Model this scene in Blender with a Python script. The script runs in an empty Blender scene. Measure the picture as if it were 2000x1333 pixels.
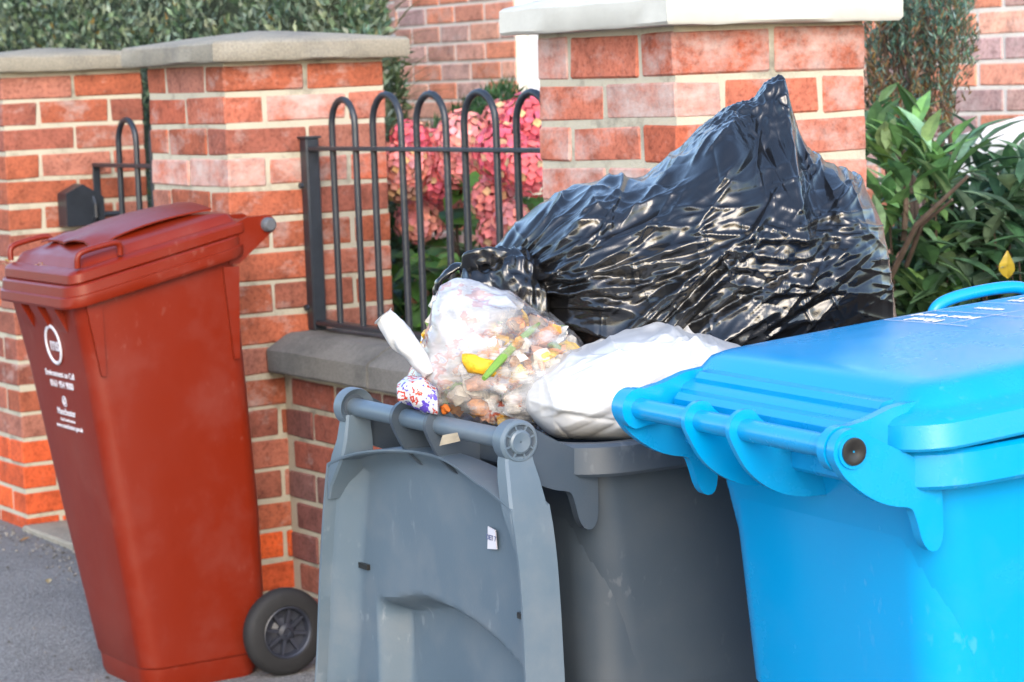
import bpy, bmesh, math, random
import numpy as np
from mathutils import Vector, Matrix, noise
R_ = math.radians
rnd = random.Random(7)
sc = bpy.context.scene

# ------------------------------------------------------------------ camera
TH, PITCH, ROLL, CAMH = 0.567, 0.1077, 0.0366, 1.32
Fv = Vector((math.sin(TH)*math.cos(PITCH), math.cos(TH)*math.cos(PITCH), -math.sin(PITCH)))
r0 = Vector((math.cos(TH), -math.sin(TH), 0)); u0 = r0.cross(Fv)
Rv = r0*math.cos(ROLL) - u0*math.sin(ROLL); Uv = u0*math.cos(ROLL) + r0*math.sin(ROLL)
cam = bpy.data.cameras.new("camera"); camo = bpy.data.objects.new("camera", cam)
sc.collection.objects.link(camo)
m = Matrix((Rv, Uv, -Fv)).transposed().to_4x4(); m.translation = (0, 0, CAMH)
camo.matrix_world = m
cam.lens = 4715/2000*36; cam.sensor_width = 36; cam.clip_end = 500; cam.clip_start = .05
cam.dof.use_dof = True; cam.dof.focus_distance = 2.9; cam.dof.aperture_fstop = 16
sc.camera = camo

# ------------------------------------------------------------------ world, sun, exposure
SUN_EL, SUN_AZ = R_(28), R_(208)          # compass-like angle from +Y towards +X
w = bpy.data.worlds.new("World"); sc.world = w; w.use_nodes = True
nt = w.node_tree
sky = nt.nodes.new('ShaderNodeTexSky'); sky.sky_type = 'NISHITA'; sky.sun_disc = False
sky.sun_elevation = SUN_EL; sky.sun_rotation = SUN_AZ; sky.air_density = 1.0; sky.dust_density = 1.5; sky.ozone_density = 1.6
nt.links.new(sky.outputs[0], nt.nodes['Background'].inputs[0]); nt.nodes['Background'].inputs[1].default_value = .15
sl = bpy.data.lights.new("sun", 'SUN'); sl.energy = .5; sl.angle = R_(35); sl.color = (1, .88, .74)
so = bpy.data.objects.new("sun", sl); sc.collection.objects.link(so)
sd = Vector((math.sin(SUN_AZ)*math.cos(SUN_EL), math.cos(SUN_AZ)*math.cos(SUN_EL), math.sin(SUN_EL)))
so.rotation_euler = sd.to_track_quat('Z', 'Y').to_euler(); so.location = (0, -5, 6)
sc.view_settings.view_transform = 'Standard'; sc.view_settings.look = 'None'
sc.view_settings.exposure = 2.0; sc.view_settings.gamma = 1
sc.cycles.max_bounces = 8; sc.cycles.transparent_max_bounces = 12

# ------------------------------------------------------------------ helpers
def link(o): sc.collection.objects.link(o)
def tag(o, label=None, cat=None, group=None, kind=None):
    if label: o['label'] = label
    if cat: o['category'] = cat
    if group: o['group'] = group
    if kind: o['kind'] = kind
    return o
def thing(name, label, cat, loc=(0, 0, 0), rz=0, group=None):
    o = bpy.data.objects.new(name, None); o.empty_display_size = .1; link(o)
    o.location = loc; o.rotation_euler = (0, 0, rz)
    return tag(o, label, cat, group)
def obj(name, V, F, mat, parent=None, smooth=None, col=None, mats=None, fm=None):
    me = bpy.data.meshes.new(name); me.from_pydata([tuple(v) for v in V], [], F); me.update()
    if col is not None:
        a = me.color_attributes.new('bcol', 'FLOAT_COLOR', 'POINT')
        a.data.foreach_set('color', [c for q in col for c in (q if len(q) == 4 else (*q, 0))])
    for mm in (mats or [mat]): me.materials.append(mm)
    if fm: me.polygons.foreach_set('material_index', fm)
    if smooth is not None:
        bm = bmesh.new(); bm.from_mesh(me)
        bmesh.ops.recalc_face_normals(bm, faces=bm.faces)
        for f in bm.faces: f.smooth = True
        ca = R_(smooth)
        for e in bm.edges:
            if len(e.link_faces) == 2 and e.calc_face_angle(0) > ca: e.smooth = False
        bm.to_mesh(me); bm.free()
    o = bpy.data.objects.new(name, me); link(o)
    if parent: o.parent = parent
    return o
class MB:
    def __init__(s): s.V = []; s.F = []; s.C = []
    def add(s, V, F, c=None):
        n = len(s.V); s.V += [tuple(v) for v in V]; s.F += [tuple(i+n for i in f) for f in F]
        s.C += [c or (1, 1, 1, 0)]*len(V)
    def box(s, a, b, c=0, col=None, jit=0):
        """chamfered box from corner a to corner b"""
        lo, hi = a, b; V = []; idx = {}
        for sx in (0, 1):
            for sy in (0, 1):
                for sz in (0, 1):
                    base = [(lo, hi)[q][k] for k, q in enumerate((sx, sy, sz))]
                    sg = [(1, -1)[q] for q in (sx, sy, sz)]
                    j = [rnd.uniform(-jit, jit) for _ in range(3)] if jit else (0, 0, 0)
                    if c == 0:
                        idx[(sx, sy, sz)] = len(V); V.append([base[k]+j[k] for k in range(3)])
                    else:
                        for ax in range(3):
                            idx[(sx, sy, sz, ax)] = len(V)
                            V.append([base[k]+j[k]+(0 if k == ax else sg[k]*c) for k in range(3)])
        F = []
        if c == 0:
            g = lambda *t: idx[t]
            F = [(g(0,0,0),g(0,0,1),g(0,1,1),g(0,1,0)), (g(1,0,0),g(1,1,0),g(1,1,1),g(1,0,1)),
                 (g(0,0,0),g(1,0,0),g(1,0,1),g(0,0,1)), (g(0,1,0),g(0,1,1),g(1,1,1),g(1,1,0)),
                 (g(0,0,0),g(0,1,0),g(1,1,0),g(1,0,0)), (g(0,0,1),g(1,0,1),g(1,1,1),g(0,1,1))]
        else:
            def cc(ax, v, p, q):
                t = [0, 0, 0]; o = [k for k in range(3) if k != ax]
                t[ax] = v; t[o[0]] = p; t[o[1]] = q; return tuple(t)
            for ax in range(3):
                for v in (0, 1):
                    f = [idx[cc(ax, v, p, q)+(ax,)] for p, q in ((0,0),(1,0),(1,1),(0,1))]
                    F.append(f if (v == 1) != (ax == 1) else f[::-1])
            for ax in range(3):                 # edge along ax
                o = [k for k in range(3) if k != ax]
                for p in (0, 1):
                    for q in (0, 1):
                        c0 = cc(ax, 0, p, q); c1 = cc(ax, 1, p, q)
                        f = [idx[c0+(o[0],)], idx[c1+(o[0],)], idx[c1+(o[1],)], idx[c0+(o[1],)]]
                        flip = ((p == q) == (ax != 1))
                        F.append(f[::-1] if flip else f)
            for k in ((a_, b_, c_) for a_ in (0,1) for b_ in (0,1) for c_ in (0,1)):
                f = [idx[k+(0,)], idx[k+(1,)], idx[k+(2,)]]
                F.append(f if sum(k) % 2 == 1 else f[::-1])
        s.add(V, F, col)
    def tube(s, pts, r, n=10, cap=True, closed=False, col=None, flat=1.0):
        pts = [Vector(p) for p in pts]; N = len(pts); V = []; F = []
        rr = r if isinstance(r, (list, tuple)) else [r]*N
        up = None
        for i, p in enumerate(pts):
            t = (pts[(i+1) % N]-pts[i-1]) if closed else (pts[min(i+1, N-1)]-pts[max(i-1, 0)])
            t.normalize()
            if up is None:
                up = Vector((0, 0, 1)) if abs(t.z) < .9 else Vector((1, 0, 0))
            a = t.cross(up)
            if a.length < 1e-4: a = t.cross(Vector((0, 1, .1)))
            a.normalize(); b = a.cross(t).normalized(); up = b
            for k in range(n):
                q = 2*math.pi*k/n
                V.append(p+a*math.cos(q)*rr[i]+b*math.sin(q)*rr[i]*flat)
        for i in range(N if closed else N-1):
            j = (i+1) % N
            for k in range(n):
                F.append((i*n+k, i*n+(k+1) % n, j*n+(k+1) % n, j*n+k))
        if cap and not closed:
            F.append(tuple(range(n))[::-1]); F.append(tuple((N-1)*n+k for k in range(n)))
        s.add(V, F, col)
    def loft(s, rings, cap0=False, cap1=False, col=None, closed=False):
        n = len(rings[0]); V = [v for r in rings for v in r]; F = []
        M = len(rings)
        for i in range(M if closed else M-1):
            j = (i+1) % M
            for k in range(n): F.append((i*n+k, i*n+(k+1) % n, j*n+(k+1) % n, j*n+k))
        if cap0: F.append(tuple(range(n))[::-1])
        if cap1: F.append(tuple((M-1)*n+k for k in range(n)))
        s.add(V, F, col)
    def plate(s, poly, f, th, col=None):
        """poly: 2-D outline; f(a, b, t) -> point; extruded from -th/2 to th/2"""
        n = len(poly); V = [f(a, b, -th/2) for a, b in poly]+[f(a, b, th/2) for a, b in poly]
        F = [tuple(range(n))[::-1], tuple(range(n, 2*n))]+[(k, (k+1) % n, n+(k+1) % n, n+k) for k in range(n)]
        s.add(V, F, col)
    def build(s, name, mat, parent=None, smooth=None, color=False, **kw):
        return obj(name, s.V, s.F, mat, parent, smooth, s.C if color else None, **kw)
def rrect(x0, x1, hw, r, z, seg=6, slope=0, mid=2):
    """ring of a rounded rectangle in x0..x1, -hw..hw; z may tilt with x"""
    r = max(.002, min(r, hw-.001, (x1-x0)/2-.001)); P = []
    cs = [(x1-r, hw-r, 0), (x0+r, hw-r, 90), (x0+r, -hw+r, 180), (x1-r, -hw+r, 270)]
    for i, (cx, cy, a0) in enumerate(cs):
        for k in range(seg+1):
            a = R_(a0+90*k/seg); P.append((cx+r*math.cos(a), cy+r*math.sin(a)))
        nx = cs[(i+1) % 4]; a = R_(nx[2])
        p0 = P[-1]; p1 = (nx[0]+r*math.cos(a), nx[1]+r*math.sin(a))
        for k in range(1, mid+1):
            t = k/(mid+1); P.append((p0[0]+(p1[0]-p0[0])*t, p0[1]+(p1[1]-p0[1])*t))
    return [(x, y, z+slope*x) for x, y in P]
def lerp(a, b, t): return a+(b-a)*t
def sst(a, b, x):
    t = max(0, min(1, (x-a)/(b-a))); return t*t*(3-2*t)
def interp(tab, x):
    if x <= tab[0][0]: return tab[0][1]
    for (a, b), (c, d) in zip(tab, tab[1:]):
        if x <= c: return b+(d-b)*(x-a)/(c-a)
    return tab[-1][1]

def chaikin(P, n=2, closed=False):
    P = [Vector(p) for p in P]
    for _ in range(n):
        Q = [] if closed else [P[0]]
        for i in range(len(P) if closed else len(P)-1):
            a, b = P[i], P[(i+1) % len(P)]; Q += [a.lerp(b, .25), a.lerp(b, .75)]
        P = Q if closed else Q+[P[-1]]
    return [tuple(p) for p in P]
def smooth_interp(tab, x, h=.014): return sum(interp(tab, x+h*k)*w_ for k, w_ in ((-1, .12), (-.5, .22), (0, .32), (.5, .22), (1, .12)))

# ------------------------------------------------------------------ materials
def newmat(name):
    ma = bpy.data.materials.new(name); ma.use_nodes = True
    n = ma.node_tree; b = n.nodes['Principled BSDF']; return ma, n, b
def N(n, t, **kw):
    x = n.nodes.new(t)
    for k, v in kw.items():
        if k.startswith('i_'):
            key = k[2:]; key = int(key) if key.isdigit() else key
            x.inputs[key].default_value = v
        else: setattr(x, k, v)
    return x
def noise_n(n, scale, detail=4, rough=.55, vec=None):
    t = N(n, 'ShaderNodeTexNoise'); t.inputs['Scale'].default_value = scale
    t.inputs['Detail'].default_value = detail; t.inputs['Roughness'].default_value = rough
    if vec: n.links.new(vec, t.inputs['Vector'])
    return t
def ramp(n, src, stops):
    r = N(n, 'ShaderNodeValToRGB'); e = r.color_ramp.elements
    while len(e) < len(stops): e.new(.5)
    for q, (p, c) in zip(e, stops):
        q.position = p; q.color = (*c, 1) if len(c) == 3 else c
    n.links.new(src, r.inputs[0]); return r
def mixc(n, fac, a, b, mode='MIX'):
    x = N(n, 'ShaderNodeMix', data_type='RGBA', blend_type=mode)
    for s_, v in ((0, fac), (6, a), (7, b)):
        if hasattr(v, 'is_output'): n.links.new(v, x.inputs[s_])
        else: x.inputs[s_].default_value = (*v, 1) if isinstance(v, tuple) and len(v) == 3 else v
    return x.outputs[2]
def bump(n, b, h, strength=.3, dist=.01):
    x = N(n, 'ShaderNodeBump'); x.inputs['Strength'].default_value = strength; x.inputs['Distance'].default_value = dist
    n.links.new(h, x.inputs['Height']); n.links.new(x.outputs[0], b.inputs['Normal']); return x
def coord(n, out='Object'): return N(n, 'ShaderNodeTexCoord').outputs[out]
def mapping(n, vec, scale=(1, 1, 1), rot=(0, 0, 0)):
    mp = N(n, 'ShaderNodeMapping'); mp.inputs['Scale'].default_value = scale; mp.inputs['Rotation'].default_value = rot
    n.links.new(vec, mp.inputs['Vector']); return mp.outputs[0]
def plain(name, c, rough=.5, metal=0, vary=.15, nscale=8, bumps=.15, bscale=150, bdist=.002):
    ma, n, b = newmat(name); v = coord(n)
    t = noise_n(n, nscale, 5, .6, v)
    col = ramp(n, t.outputs[0], [(.25, tuple(x*(1-vary) for x in c)), (.75, tuple(min(1, x*(1+vary)) for x in c))])
    n.links.new(col.outputs[0], b.inputs['Base Color'])
    b.inputs['Roughness'].default_value = rough; b.inputs['Metallic'].default_value = metal
    if bumps: bump(n, b, noise_n(n, bscale, 3, .6, v).outputs[0], bumps, bdist)
    return ma
def plastic(name, c, rough=.36, scuff=(.5, .5, .5), amt=.12, grime=.12, spec=.5):
    """moulded bin plastic: fine grain, faint scuffs, dusty patches"""
    ma, n, b = newmat(name); v = coord(n)
    big = noise_n(n, 5, 6, .65, v)
    dust = ramp(n, big.outputs[0], [(.48, (0, 0, 0)), (.75, (grime,)*3)])
    base = mixc(n, dust.outputs[0], c, tuple(lerp(x, s_, .5) for x, s_ in zip(c, (.32, .29, .26))))
    sv = mapping(n, v, (70, 80, 38), (.6, .9, .5))
    s1 = noise_n(n, 1.0, 3, .5, sv)
    sm = noise_n(n, 7, 3, .5, v)
    sc1 = ramp(n, s1.outputs[0], [(.61, (0, 0, 0)), (.70, (amt*.7,)*3)])
    sc2 = ramp(n, sm.outputs[0], [(.53, (0, 0, 0)), (.68, (1, 1, 1))])
    mm = N(n, 'ShaderNodeMath', operation='MULTIPLY')
    n.links.new(sc1.outputs[0], mm.inputs[0]); n.links.new(sc2.outputs[0], mm.inputs[1])
    col = mixc(n, mm.outputs[0], base, scuff)
    n.links.new(col, b.inputs['Base Color'])
    rr = ramp(n, big.outputs[0], [(.3, (rough-.05,)*3), (.7, (rough+.14,)*3)])
    n.links.new(rr.outputs[0], b.inputs['Roughness'])
    b.inputs['Specular IOR Level'].default_value = spec
    bump(n, b, noise_n(n, 420, 2, .5, v).outputs[0], .10, .001)
    return ma
def brickmat(name, rough=.85):
    ma, n, b = newmat(name); v = coord(n)
    at = N(n, 'ShaderNodeAttribute', attribute_name='bcol')
    n1 = noise_n(n, 16, 6, .65, v)
    f1 = ramp(n, n1.outputs[0], [(.28, (.52, .50, .50)), (.5, (1, 1, 1)), (.75, (1.25, 1.2, 1.15))])
    c1 = mixc(n, 1.0, at.outputs['Color'], f1.outputs[0], 'MULTIPLY')
    n2 = noise_n(n, 90, 4, .7, v)
    f2 = ramp(n, n2.outputs[0], [(.34, (.55, .5, .5)), (.5, (1, 1, 1)), (.72, (1.2, 1.2, 1.2))])
    c2 = mixc(n, .8, c1, f2.outputs[0], 'MULTIPLY')
    # efflorescence: salt bloom on the bricks that carry it (alpha of the attribute)
    n3 = noise_n(n, 11, 7, .7, mapping(n, v, (1, 1, 1.5)))
    ad = N(n, 'ShaderNodeMath', operation='ADD'); n.links.new(n3.outputs[0], ad.inputs[0]); n.links.new(at.outputs['Alpha'], ad.inputs[1])
    f3 = ramp(n, ad.outputs[0], [(.60, (0, 0, 0)), (.92, (.72, .72, .72))])
    c3 = mixc(n, f3.outputs[0], c2, (.50, .44, .41))
    n.links.new(c3, b.inputs['Base Color']); b.inputs['Roughness'].default_value = rough
    b.inputs['Specular IOR Level'].default_value = .25
    ah = N(n, 'ShaderNodeMath', operation='ADD'); n.links.new(n1.outputs[0], ah.inputs[0]); n.links.new(n2.outputs[0], ah.inputs[1])
    bump(n, b, ah.outputs[0], .6, .004)
    return ma
def leafmat(name, rough=.38, trans=.25):
    ma, n, b = newmat(name); v = coord(n)
    at = N(n, 'ShaderNodeAttribute', attribute_name='bcol')
    t = noise_n(n, 40, 3, .6, v)
    f = ramp(n, t.outputs[0], [(.3, (.7, .7, .7)), (.7, (1.25, 1.25, 1.15))])
    c = mixc(n, 1.0, at.outputs['Color'], f.outputs[0], 'MULTIPLY')
    n.links.new(c, b.inputs['Base Color']); b.inputs['Roughness'].default_value = rough
    b.inputs['Specular IOR Level'].default_value = .4
    tr = N(n, 'ShaderNodeBsdfTranslucent'); n.links.new(c, tr.inputs[0])
    mx = N(n, 'ShaderNodeMixShader'); mx.inputs[0].default_value = trans
    n.links.new(b.outputs[0], mx.inputs[1]); n.links.new(tr.outputs[0], mx.inputs[2])
    n.links.new(mx.outputs[0], n.nodes['Material Output'].inputs[0])
    return ma
def mortarmat(name, c, stain=.35):
    ma, n, b = newmat(name); v = coord(n)
    t = noise_n(n, 7, 6, .7, v)
    col = ramp(n, t.outputs[0], [(.30, tuple(x*stain for x in c)), (.48, c), (.8, tuple(min(1, x*1.1) for x in c))])
    n.links.new(col.outputs[0], b.inputs['Base Color']); b.inputs['Roughness'].default_value = .95
    bump(n, b, noise_n(n, 160, 4, .7, v).outputs[0], .7, .004)
    return ma
def stonemat(name, c, c2, moss=(.10, .11, .07)):
    ma, n, b = newmat(name); v = coord(n)
    t = noise_n(n, 6, 7, .7, v); g = noise_n(n, 160, 4, .7, v)
    col = ramp(n, t.outputs[0], [(.3, c2), (.55, c)])
    c3 = mixc(n, .7, col.outputs[0], ramp(n, g.outputs[0], [(.3, (.6, .6, .6)), (.7, (1.3, 1.3, 1.3))]).outputs[0], 'MULTIPLY')
    n.links.new(c3, b.inputs['Base Color']); b.inputs['Roughness'].default_value = .9
    bump(n, b, g.outputs[0], .5, .004)
    return ma
M = {}
M['brick'] = brickmat('brick')
M['mortar'] = mortarmat('lime_mortar', (.40, .37, .29), .45)
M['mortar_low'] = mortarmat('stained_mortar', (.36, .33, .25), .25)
M['mortar_house'] = mortarmat('pale_mortar', (.60, .57, .52), .8)
M['stone'] = stonemat('sandstone', (.25, .23, .185), (.16, .15, .13))
M['coping'] = stonemat('grey_coping_stone', (.14, .135, .125), (.07, .07, .065))
M['white_cap'] = plain('cream_masonry_paint', (.47, .465, .42), .6, vary=.10, nscale=9, bumps=.3, bscale=60, bdist=.003)
M['asphalt'] = None
def asphalt():
    ma, n, b = newmat('asphalt'); v = coord(n)
    vo = N(n, 'ShaderNodeTexVoronoi'); vo.inputs['Scale'].default_value = 150; n.links.new(v, vo.inputs['Vector'])
    big = noise_n(n, 2.5, 5, .6, v); fine = noise_n(n, 90, 4, .7, v)
    c = ramp(n, fine.outputs[0], [(.3, (.085, .085, .083)), (.55, (.185, .185, .182)), (.75, (.30, .30, .29))])
    c2 = mixc(n, .6, c.outputs[0], ramp(n, big.outputs[0], [(.3, (.65, .65, .68)), (.7, (1.25, 1.25, 1.25))]).outputs[0], 'MULTIPLY')
    n.links.new(c2, b.inputs['Base Color']); b.inputs['Roughness'].default_value = .85
    ad = N(n, 'ShaderNodeMath', operation='ADD'); n.links.new(vo.outputs[0], ad.inputs[0]); n.links.new(fine.outputs[0], ad.inputs[1])
    bump(n, b, ad.outputs[0], .8, .006)
    return ma
M['asphalt'] = asphalt()
M['soil'] = plain('garden_soil', (.05, .035, .025), .95, vary=.4, nscale=20, bumps=.8, bscale=50, bdist=.02)
M['iron'] = plain('black_painted_iron', (.016, .020, .027), .36, vary=.3, nscale=30, bumps=.35, bscale=120, bdist=.002)
M['brown'] = plastic('brown_plastic', (.145, .0105, .0015), .33, (.35, .2, .16), .18, .10, .32)
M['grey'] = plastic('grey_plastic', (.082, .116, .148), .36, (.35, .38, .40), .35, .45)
M['grey_shaded'] = plastic('shaded_grey_plastic', (.040, .055, .074), .36, (.22, .24, .26), .3, .10)  # same plastic as the lid; the body's shade is put into this darker colour
M['blue'] = plastic('blue_plastic', (.0, .242, .52), .20, (.2, .4, .6), .2, .06)
M['tyre'] = plain('black_rubber', (.008, .008, .009), .75, vary=.4, nscale=20, bumps=.3)
M['hub'] = plain('dark_hub_plastic', (.022, .025, .036), .42, vary=.3)
M['grey_cap'] = plain('grey_cap_plastic', (.085, .09, .10), .4)
M['dark_cap'] = plain('dark_pipe_bore', (.015, .014, .013), .35, vary=.4, nscale=40)
M['print'] = plain('white_print', (.55, .53, .57), .5, vary=.06, bumps=0)
M['ink'] = plain('dark_ink', (.08, .1, .2), .5, bumps=0)
M['leaf'] = leafmat('leaf', .36, .22)
M['petal'] = leafmat('petal', .6, .3)
M['bark'] = plain('bark', (.075, .052, .038), .9, vary=.4, nscale=30, bumps=.6, bscale=60, bdist=.005)
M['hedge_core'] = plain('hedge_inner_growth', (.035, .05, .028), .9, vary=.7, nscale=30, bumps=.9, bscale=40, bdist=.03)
M['white_pvc'] = plain('white_window_plastic', (.78, .80, .82), .35, vary=.03, bumps=0)
M['box_white'] = plain('white_box_plastic', (.80, .81, .80), .45, vary=.05, bumps=0)
M['glass'] = plain('window_glass', (.03, .035, .04), .05, vary=.1, bumps=0)

# ------------------------------------------------------------------ ground
def sheet(name, x0, x1, y0, y1, z, mat, nx=1, ny=1):
    V = [(lerp(x0, x1, i/nx), lerp(y0, y1, j/ny), z) for j in range(ny+1) for i in range(nx+1)]
    F = [(j*(nx+1)+i, j*(nx+1)+i+1, (j+1)*(nx+1)+i+1, (j+1)*(nx+1)+i) for j in range(ny) for i in range(nx)]
    return tag(obj(name, V, F, mat), kind='structure')
ys = [-40, 0, 2, 4, 5.3, 5.7, 6.1, 6.5, 6.9, 7.5, 10, 20, 80]
PV = [(x, y, -.03+.03*sst(5.3, 6.9, y)) for y in ys for x in (-60, 0, 2.9)]
tag(obj('pavement', PV, [(j*3+i, j*3+i+1, j*3+i+4, j*3+i+3) for j in range(len(ys)-1) for i in range(2)], M['asphalt']), kind='structure')
sheet('garden_soil', 2.9, 60, -40, 80, .004, M['soil'])
mb = MB(); mb.box((2.64, 5.93, -.03), (3.15, 6.985, .016), .006); th_ = mb.build('threshold_stone', M['stone'])
tag(th_, 'worn flat beige threshold stone lying in the gateway between the brick pillars', 'stone slab')

# ------------------------------------------------------------------ bricks
C, ZJ = .0795, 1.310                        # course height, height of a bed joint
def bcol(kind):
    t = rnd.random(); j = rnd.uniform(.82, 1.15)
    if kind == 'warm':
        c = rnd.choice([(.30, .086, .046), (.285, .098, .064), (.32, .092, .048), (.24, .080, .055), (.30, .12, .085)])
        a = rnd.choice([0, 0, .04, .07, .12])
    elif kind == 'bloom':
        c = rnd.choice([(.38, .10, .055), (.38, .12, .075), (.36, .13, .09)])
        a = rnd.choice([.06, .14, .20, .28])
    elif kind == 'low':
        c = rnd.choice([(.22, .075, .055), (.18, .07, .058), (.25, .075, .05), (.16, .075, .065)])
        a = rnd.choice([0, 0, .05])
    elif kind == 'orange':
        c = rnd.choice([(.50, .085, .022), (.46, .08, .026)]); a = 0
    else:
        c = rnd.choice([(.60, .27, .19), (.52, .28, .22), (.42, .28, .27), (.60, .24, .15), (.50, .32, .28), (.64, .34, .25)])
        a = rnd.choice([0, .05, .12])
    return (c[0]*j, c[1]*j, c[2]*j, a)
def pillar(name, label, x, y, top, capz, over, capmat, kindf, capname):
    """0.46 m square brick pillar whose near corner stands at x, y"""
    t = thing(name, label, 'pillar', (x, y, 0))
    W, J = .46, .0055
    b = MB(); zs = []
    k = 0; z = ZJ
    rows = [(ZJ, top-.004)]
    while z > -.02: rows.append((max(z-C, -.05), z)); z -= C
    for i, (z0, z1) in enumerate(rows):
        a = []
        zz0, zz1 = z0+J, z1-J
        if i == 0: zz1 = min(z1-.006, z0+(.094 if capname == 'painted_cap' else .072))
        h = .1075
        # each course is true bricks laid round the core; alternate courses turn by a quarter
        lay = [((0, 0), (.225, h)), ((.235, 0), (W, h)), ((0, W-h), (.225, W)), ((.235, W-h), (W, W)),
               ((0, h+.01), (h, W-h-.01)), ((W-h, h+.01), (W, W-h-.01))]
        if i % 2 == 1: lay = [((p[1], p[0]), (q[1], q[0])) for p, q in lay]
        kd = kindf(i)
        for p, q in lay:
            j = rnd.uniform(-.0012, .0012)
            b.box((p[0]+j, p[1]+rnd.uniform(-.0012, .0012), zz0+rnd.uniform(-.002, .002)), (q[0]+j, q[1], zz1+rnd.uniform(-.002, .002)), .0042, bcol(kd), .0019)
    bw = b.build('brickwork', M['brick'], t, color=True)
    c = MB(); c.box((.0035, .0035, -.06), (W-.0035, W-.0035, top), 0)
    c.build('mortar_core', M['mortar'], t)
    # cap: slab with a weathered, gently pyramidal top
    cp = MB(); o = over; zb, ze, za = capz
    def sq(e, z): return [(-e, -e, z), (W+e, -e, z), (W+e, W+e, z), (-e, W+e, z)]
    def sub(r):
        out = []
        for i in range(4):
            p, q = Vector(r[i]), Vector(r[(i+1) % 4])
            for k in range(10):
                v = p.lerp(q, k/10); out.append((v.x+rnd.uniform(-.001, .001), v.y+rnd.uniform(-.001, .001), v.z+rnd.uniform(-.0015, .0015)))
        return out
    cp.loft([sub(sq(-.01, zb)), sub(sq(o-.005, zb)), sub(sq(o, zb+.006)), sub(sq(o, ze-.006)), sub(sq(o-.007, ze)), sub(sq(.4*o-.1, lerp(ze, za, .55))), sub(sq(-W/2+.02, za))], True, True)
    cp.build(capname, capmat, t, 40)
    return t
warm = lambda i: 'orange' if i >= 15 else ('bloom' if i in (1, 3) else 'warm')
pillar('brick_pillar', 'red brick gate pillar with two-tone sandstone cap, standing beside the iron fence post', 2.66, 5.467, 1.392, (1.390, 1.440, 1.470), .05, M['stone'], warm, 'cap_stone')
pillar('brick_pillar', 'far red brick gate pillar at the left edge, beyond the iron gate', 2.66, 6.99, 1.402, (1.398, 1.446, 1.472), .045, M['stone'], lambda i: 'orange' if i >= 14 else 'warm', 'cap_stone')
pillar('brick_pillar', 'red brick pillar with white salt bloom and a cream painted cap, behind the black bag', 2.66, 3.588, 1.410, (1.408, 1.462, 1.52), .052, M['white_cap'], lambda i: 'bloom', 'painted_cap')

# low garden wall between the two nearer pillars
t = thing('garden_wall', 'low dark red brick garden wall with chamfered grey coping under the iron fence', 'wall', (2.787, 4.048, 0))
b = MB(); L = 5.467-4.048
z = ZJ; k = 0
while z > .615: z -= C
k = 0
while z > -.02:
    y = -.115*(k % 2) - .02
    while y < L:
        y0, y1 = max(y, 0), min(y+.225, L-.003)
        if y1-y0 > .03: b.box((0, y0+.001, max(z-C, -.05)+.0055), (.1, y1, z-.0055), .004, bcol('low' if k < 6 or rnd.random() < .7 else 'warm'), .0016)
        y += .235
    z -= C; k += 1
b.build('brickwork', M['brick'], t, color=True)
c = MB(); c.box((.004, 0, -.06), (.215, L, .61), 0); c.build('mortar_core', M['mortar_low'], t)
def copsec(y): return [(-.045, y, .607), (-.05, y, .613), (-.05, y, .664), (-.045, y, .669), (.005, y, .699), (.02, y, .703), (.2, y, .703), (.255, y, .665), (.26, y, .607)]
y = .0
for yl in (.42, .47, .52):
    y1 = min(y+yl, L-.004); r = []
    for q in range(9):
        yy = lerp(y+.004, y1-.004, q/8)
        r.append([(a+rnd.uniform(-.0015, .0015), yy, c_+rnd.uniform(-.0015, .0015)) for a, _, c_ in copsec(0)])
    cp = MB(); cp.loft(r, True, True); y += yl
    cp.build('coping_stone', M['coping'], t, 25)
mj = MB(); mj.box((-.04, 0, .608), (.25, L, .662), 0); mj.build('coping_joint', M['mortar_low'], t)

# ------------------------------------------------------------------ iron fence and gate
def arch(xf, ya, yb, z0, zs, n=10):
    r = (yb-ya)/2; pts = [(xf, ya, z0), (xf, ya, lerp(z0, zs, .5)), (xf, ya, zs)]
    for k in range(1, n): a = math.pi-math.pi*k/n; pts.append((xf, (ya+yb)/2+r*math.cos(a), zs+r*1.05*math.sin(a)))
    return pts+[(xf, yb, zs), (xf, yb, lerp(z0, zs, .5)), (xf, yb, z0)]
XF = 2.88
t = thing('iron_fence', 'black iron hoop-top fence on the low wall between the two nearer pillars', 'fence', (XF, 5.43, .703))
b = MB(); b.box((-.019, -.004, 0), (.019, .034, .49), .004); b.box((-.023, -.008, .488), (.023, .038, .494), .001); b.build('post', M['iron'], t)
for zb_ in (.37, .06):
    b = MB(); b.tube([(-.026, .013, zb_), (-.034, .013, zb_)], .008, 8); b.build('bolt', M['iron'], t)
for za_, zb_ in ((.458, .468), (.015, .027)):
    b = MB(); b.box((-.018, 4.05-5.43, za_), (.018, -.010, zb_), .002); b.build('rail', M['iron'], t)
for ya, yb in ((5.203, 5.321), (4.978, 5.114), (4.773, 4.906), (4.557, 4.692), (4.345, 4.473), (4.13, 4.262)):
    b = MB(); b.tube(arch(0, ya-5.43, yb-5.43, .02, .522), .0085, 10); b.build('hoop_bar', M['iron'], t, 50)
t = thing('iron_gate', 'black iron hoop-top gate with a latch case, partly hidden behind the brown bin', 'gate', (2.95, 6.0, 0))
b = MB(); b.box((-.012, .985, .12), (.012, .999, 1.112), .002); b.box((-.012, -.03, .12), (.012, -.005, 1.112), .002)
b.box((-.015, -.005, 1.100), (.015, .985, 1.112), .002); b.box((-.015, -.005, .14), (.015, .985, .152), .002); b.build('gate_frame', M['iron'], t)
for k in range(4):
    b = MB(); y1 = .805-k*.24; b.tube(arch(0, y1-.13, y1, .145, 1.175), .009, 10); b.build('hoop_bar', M['iron'], t, 50)
b = MB()
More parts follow.
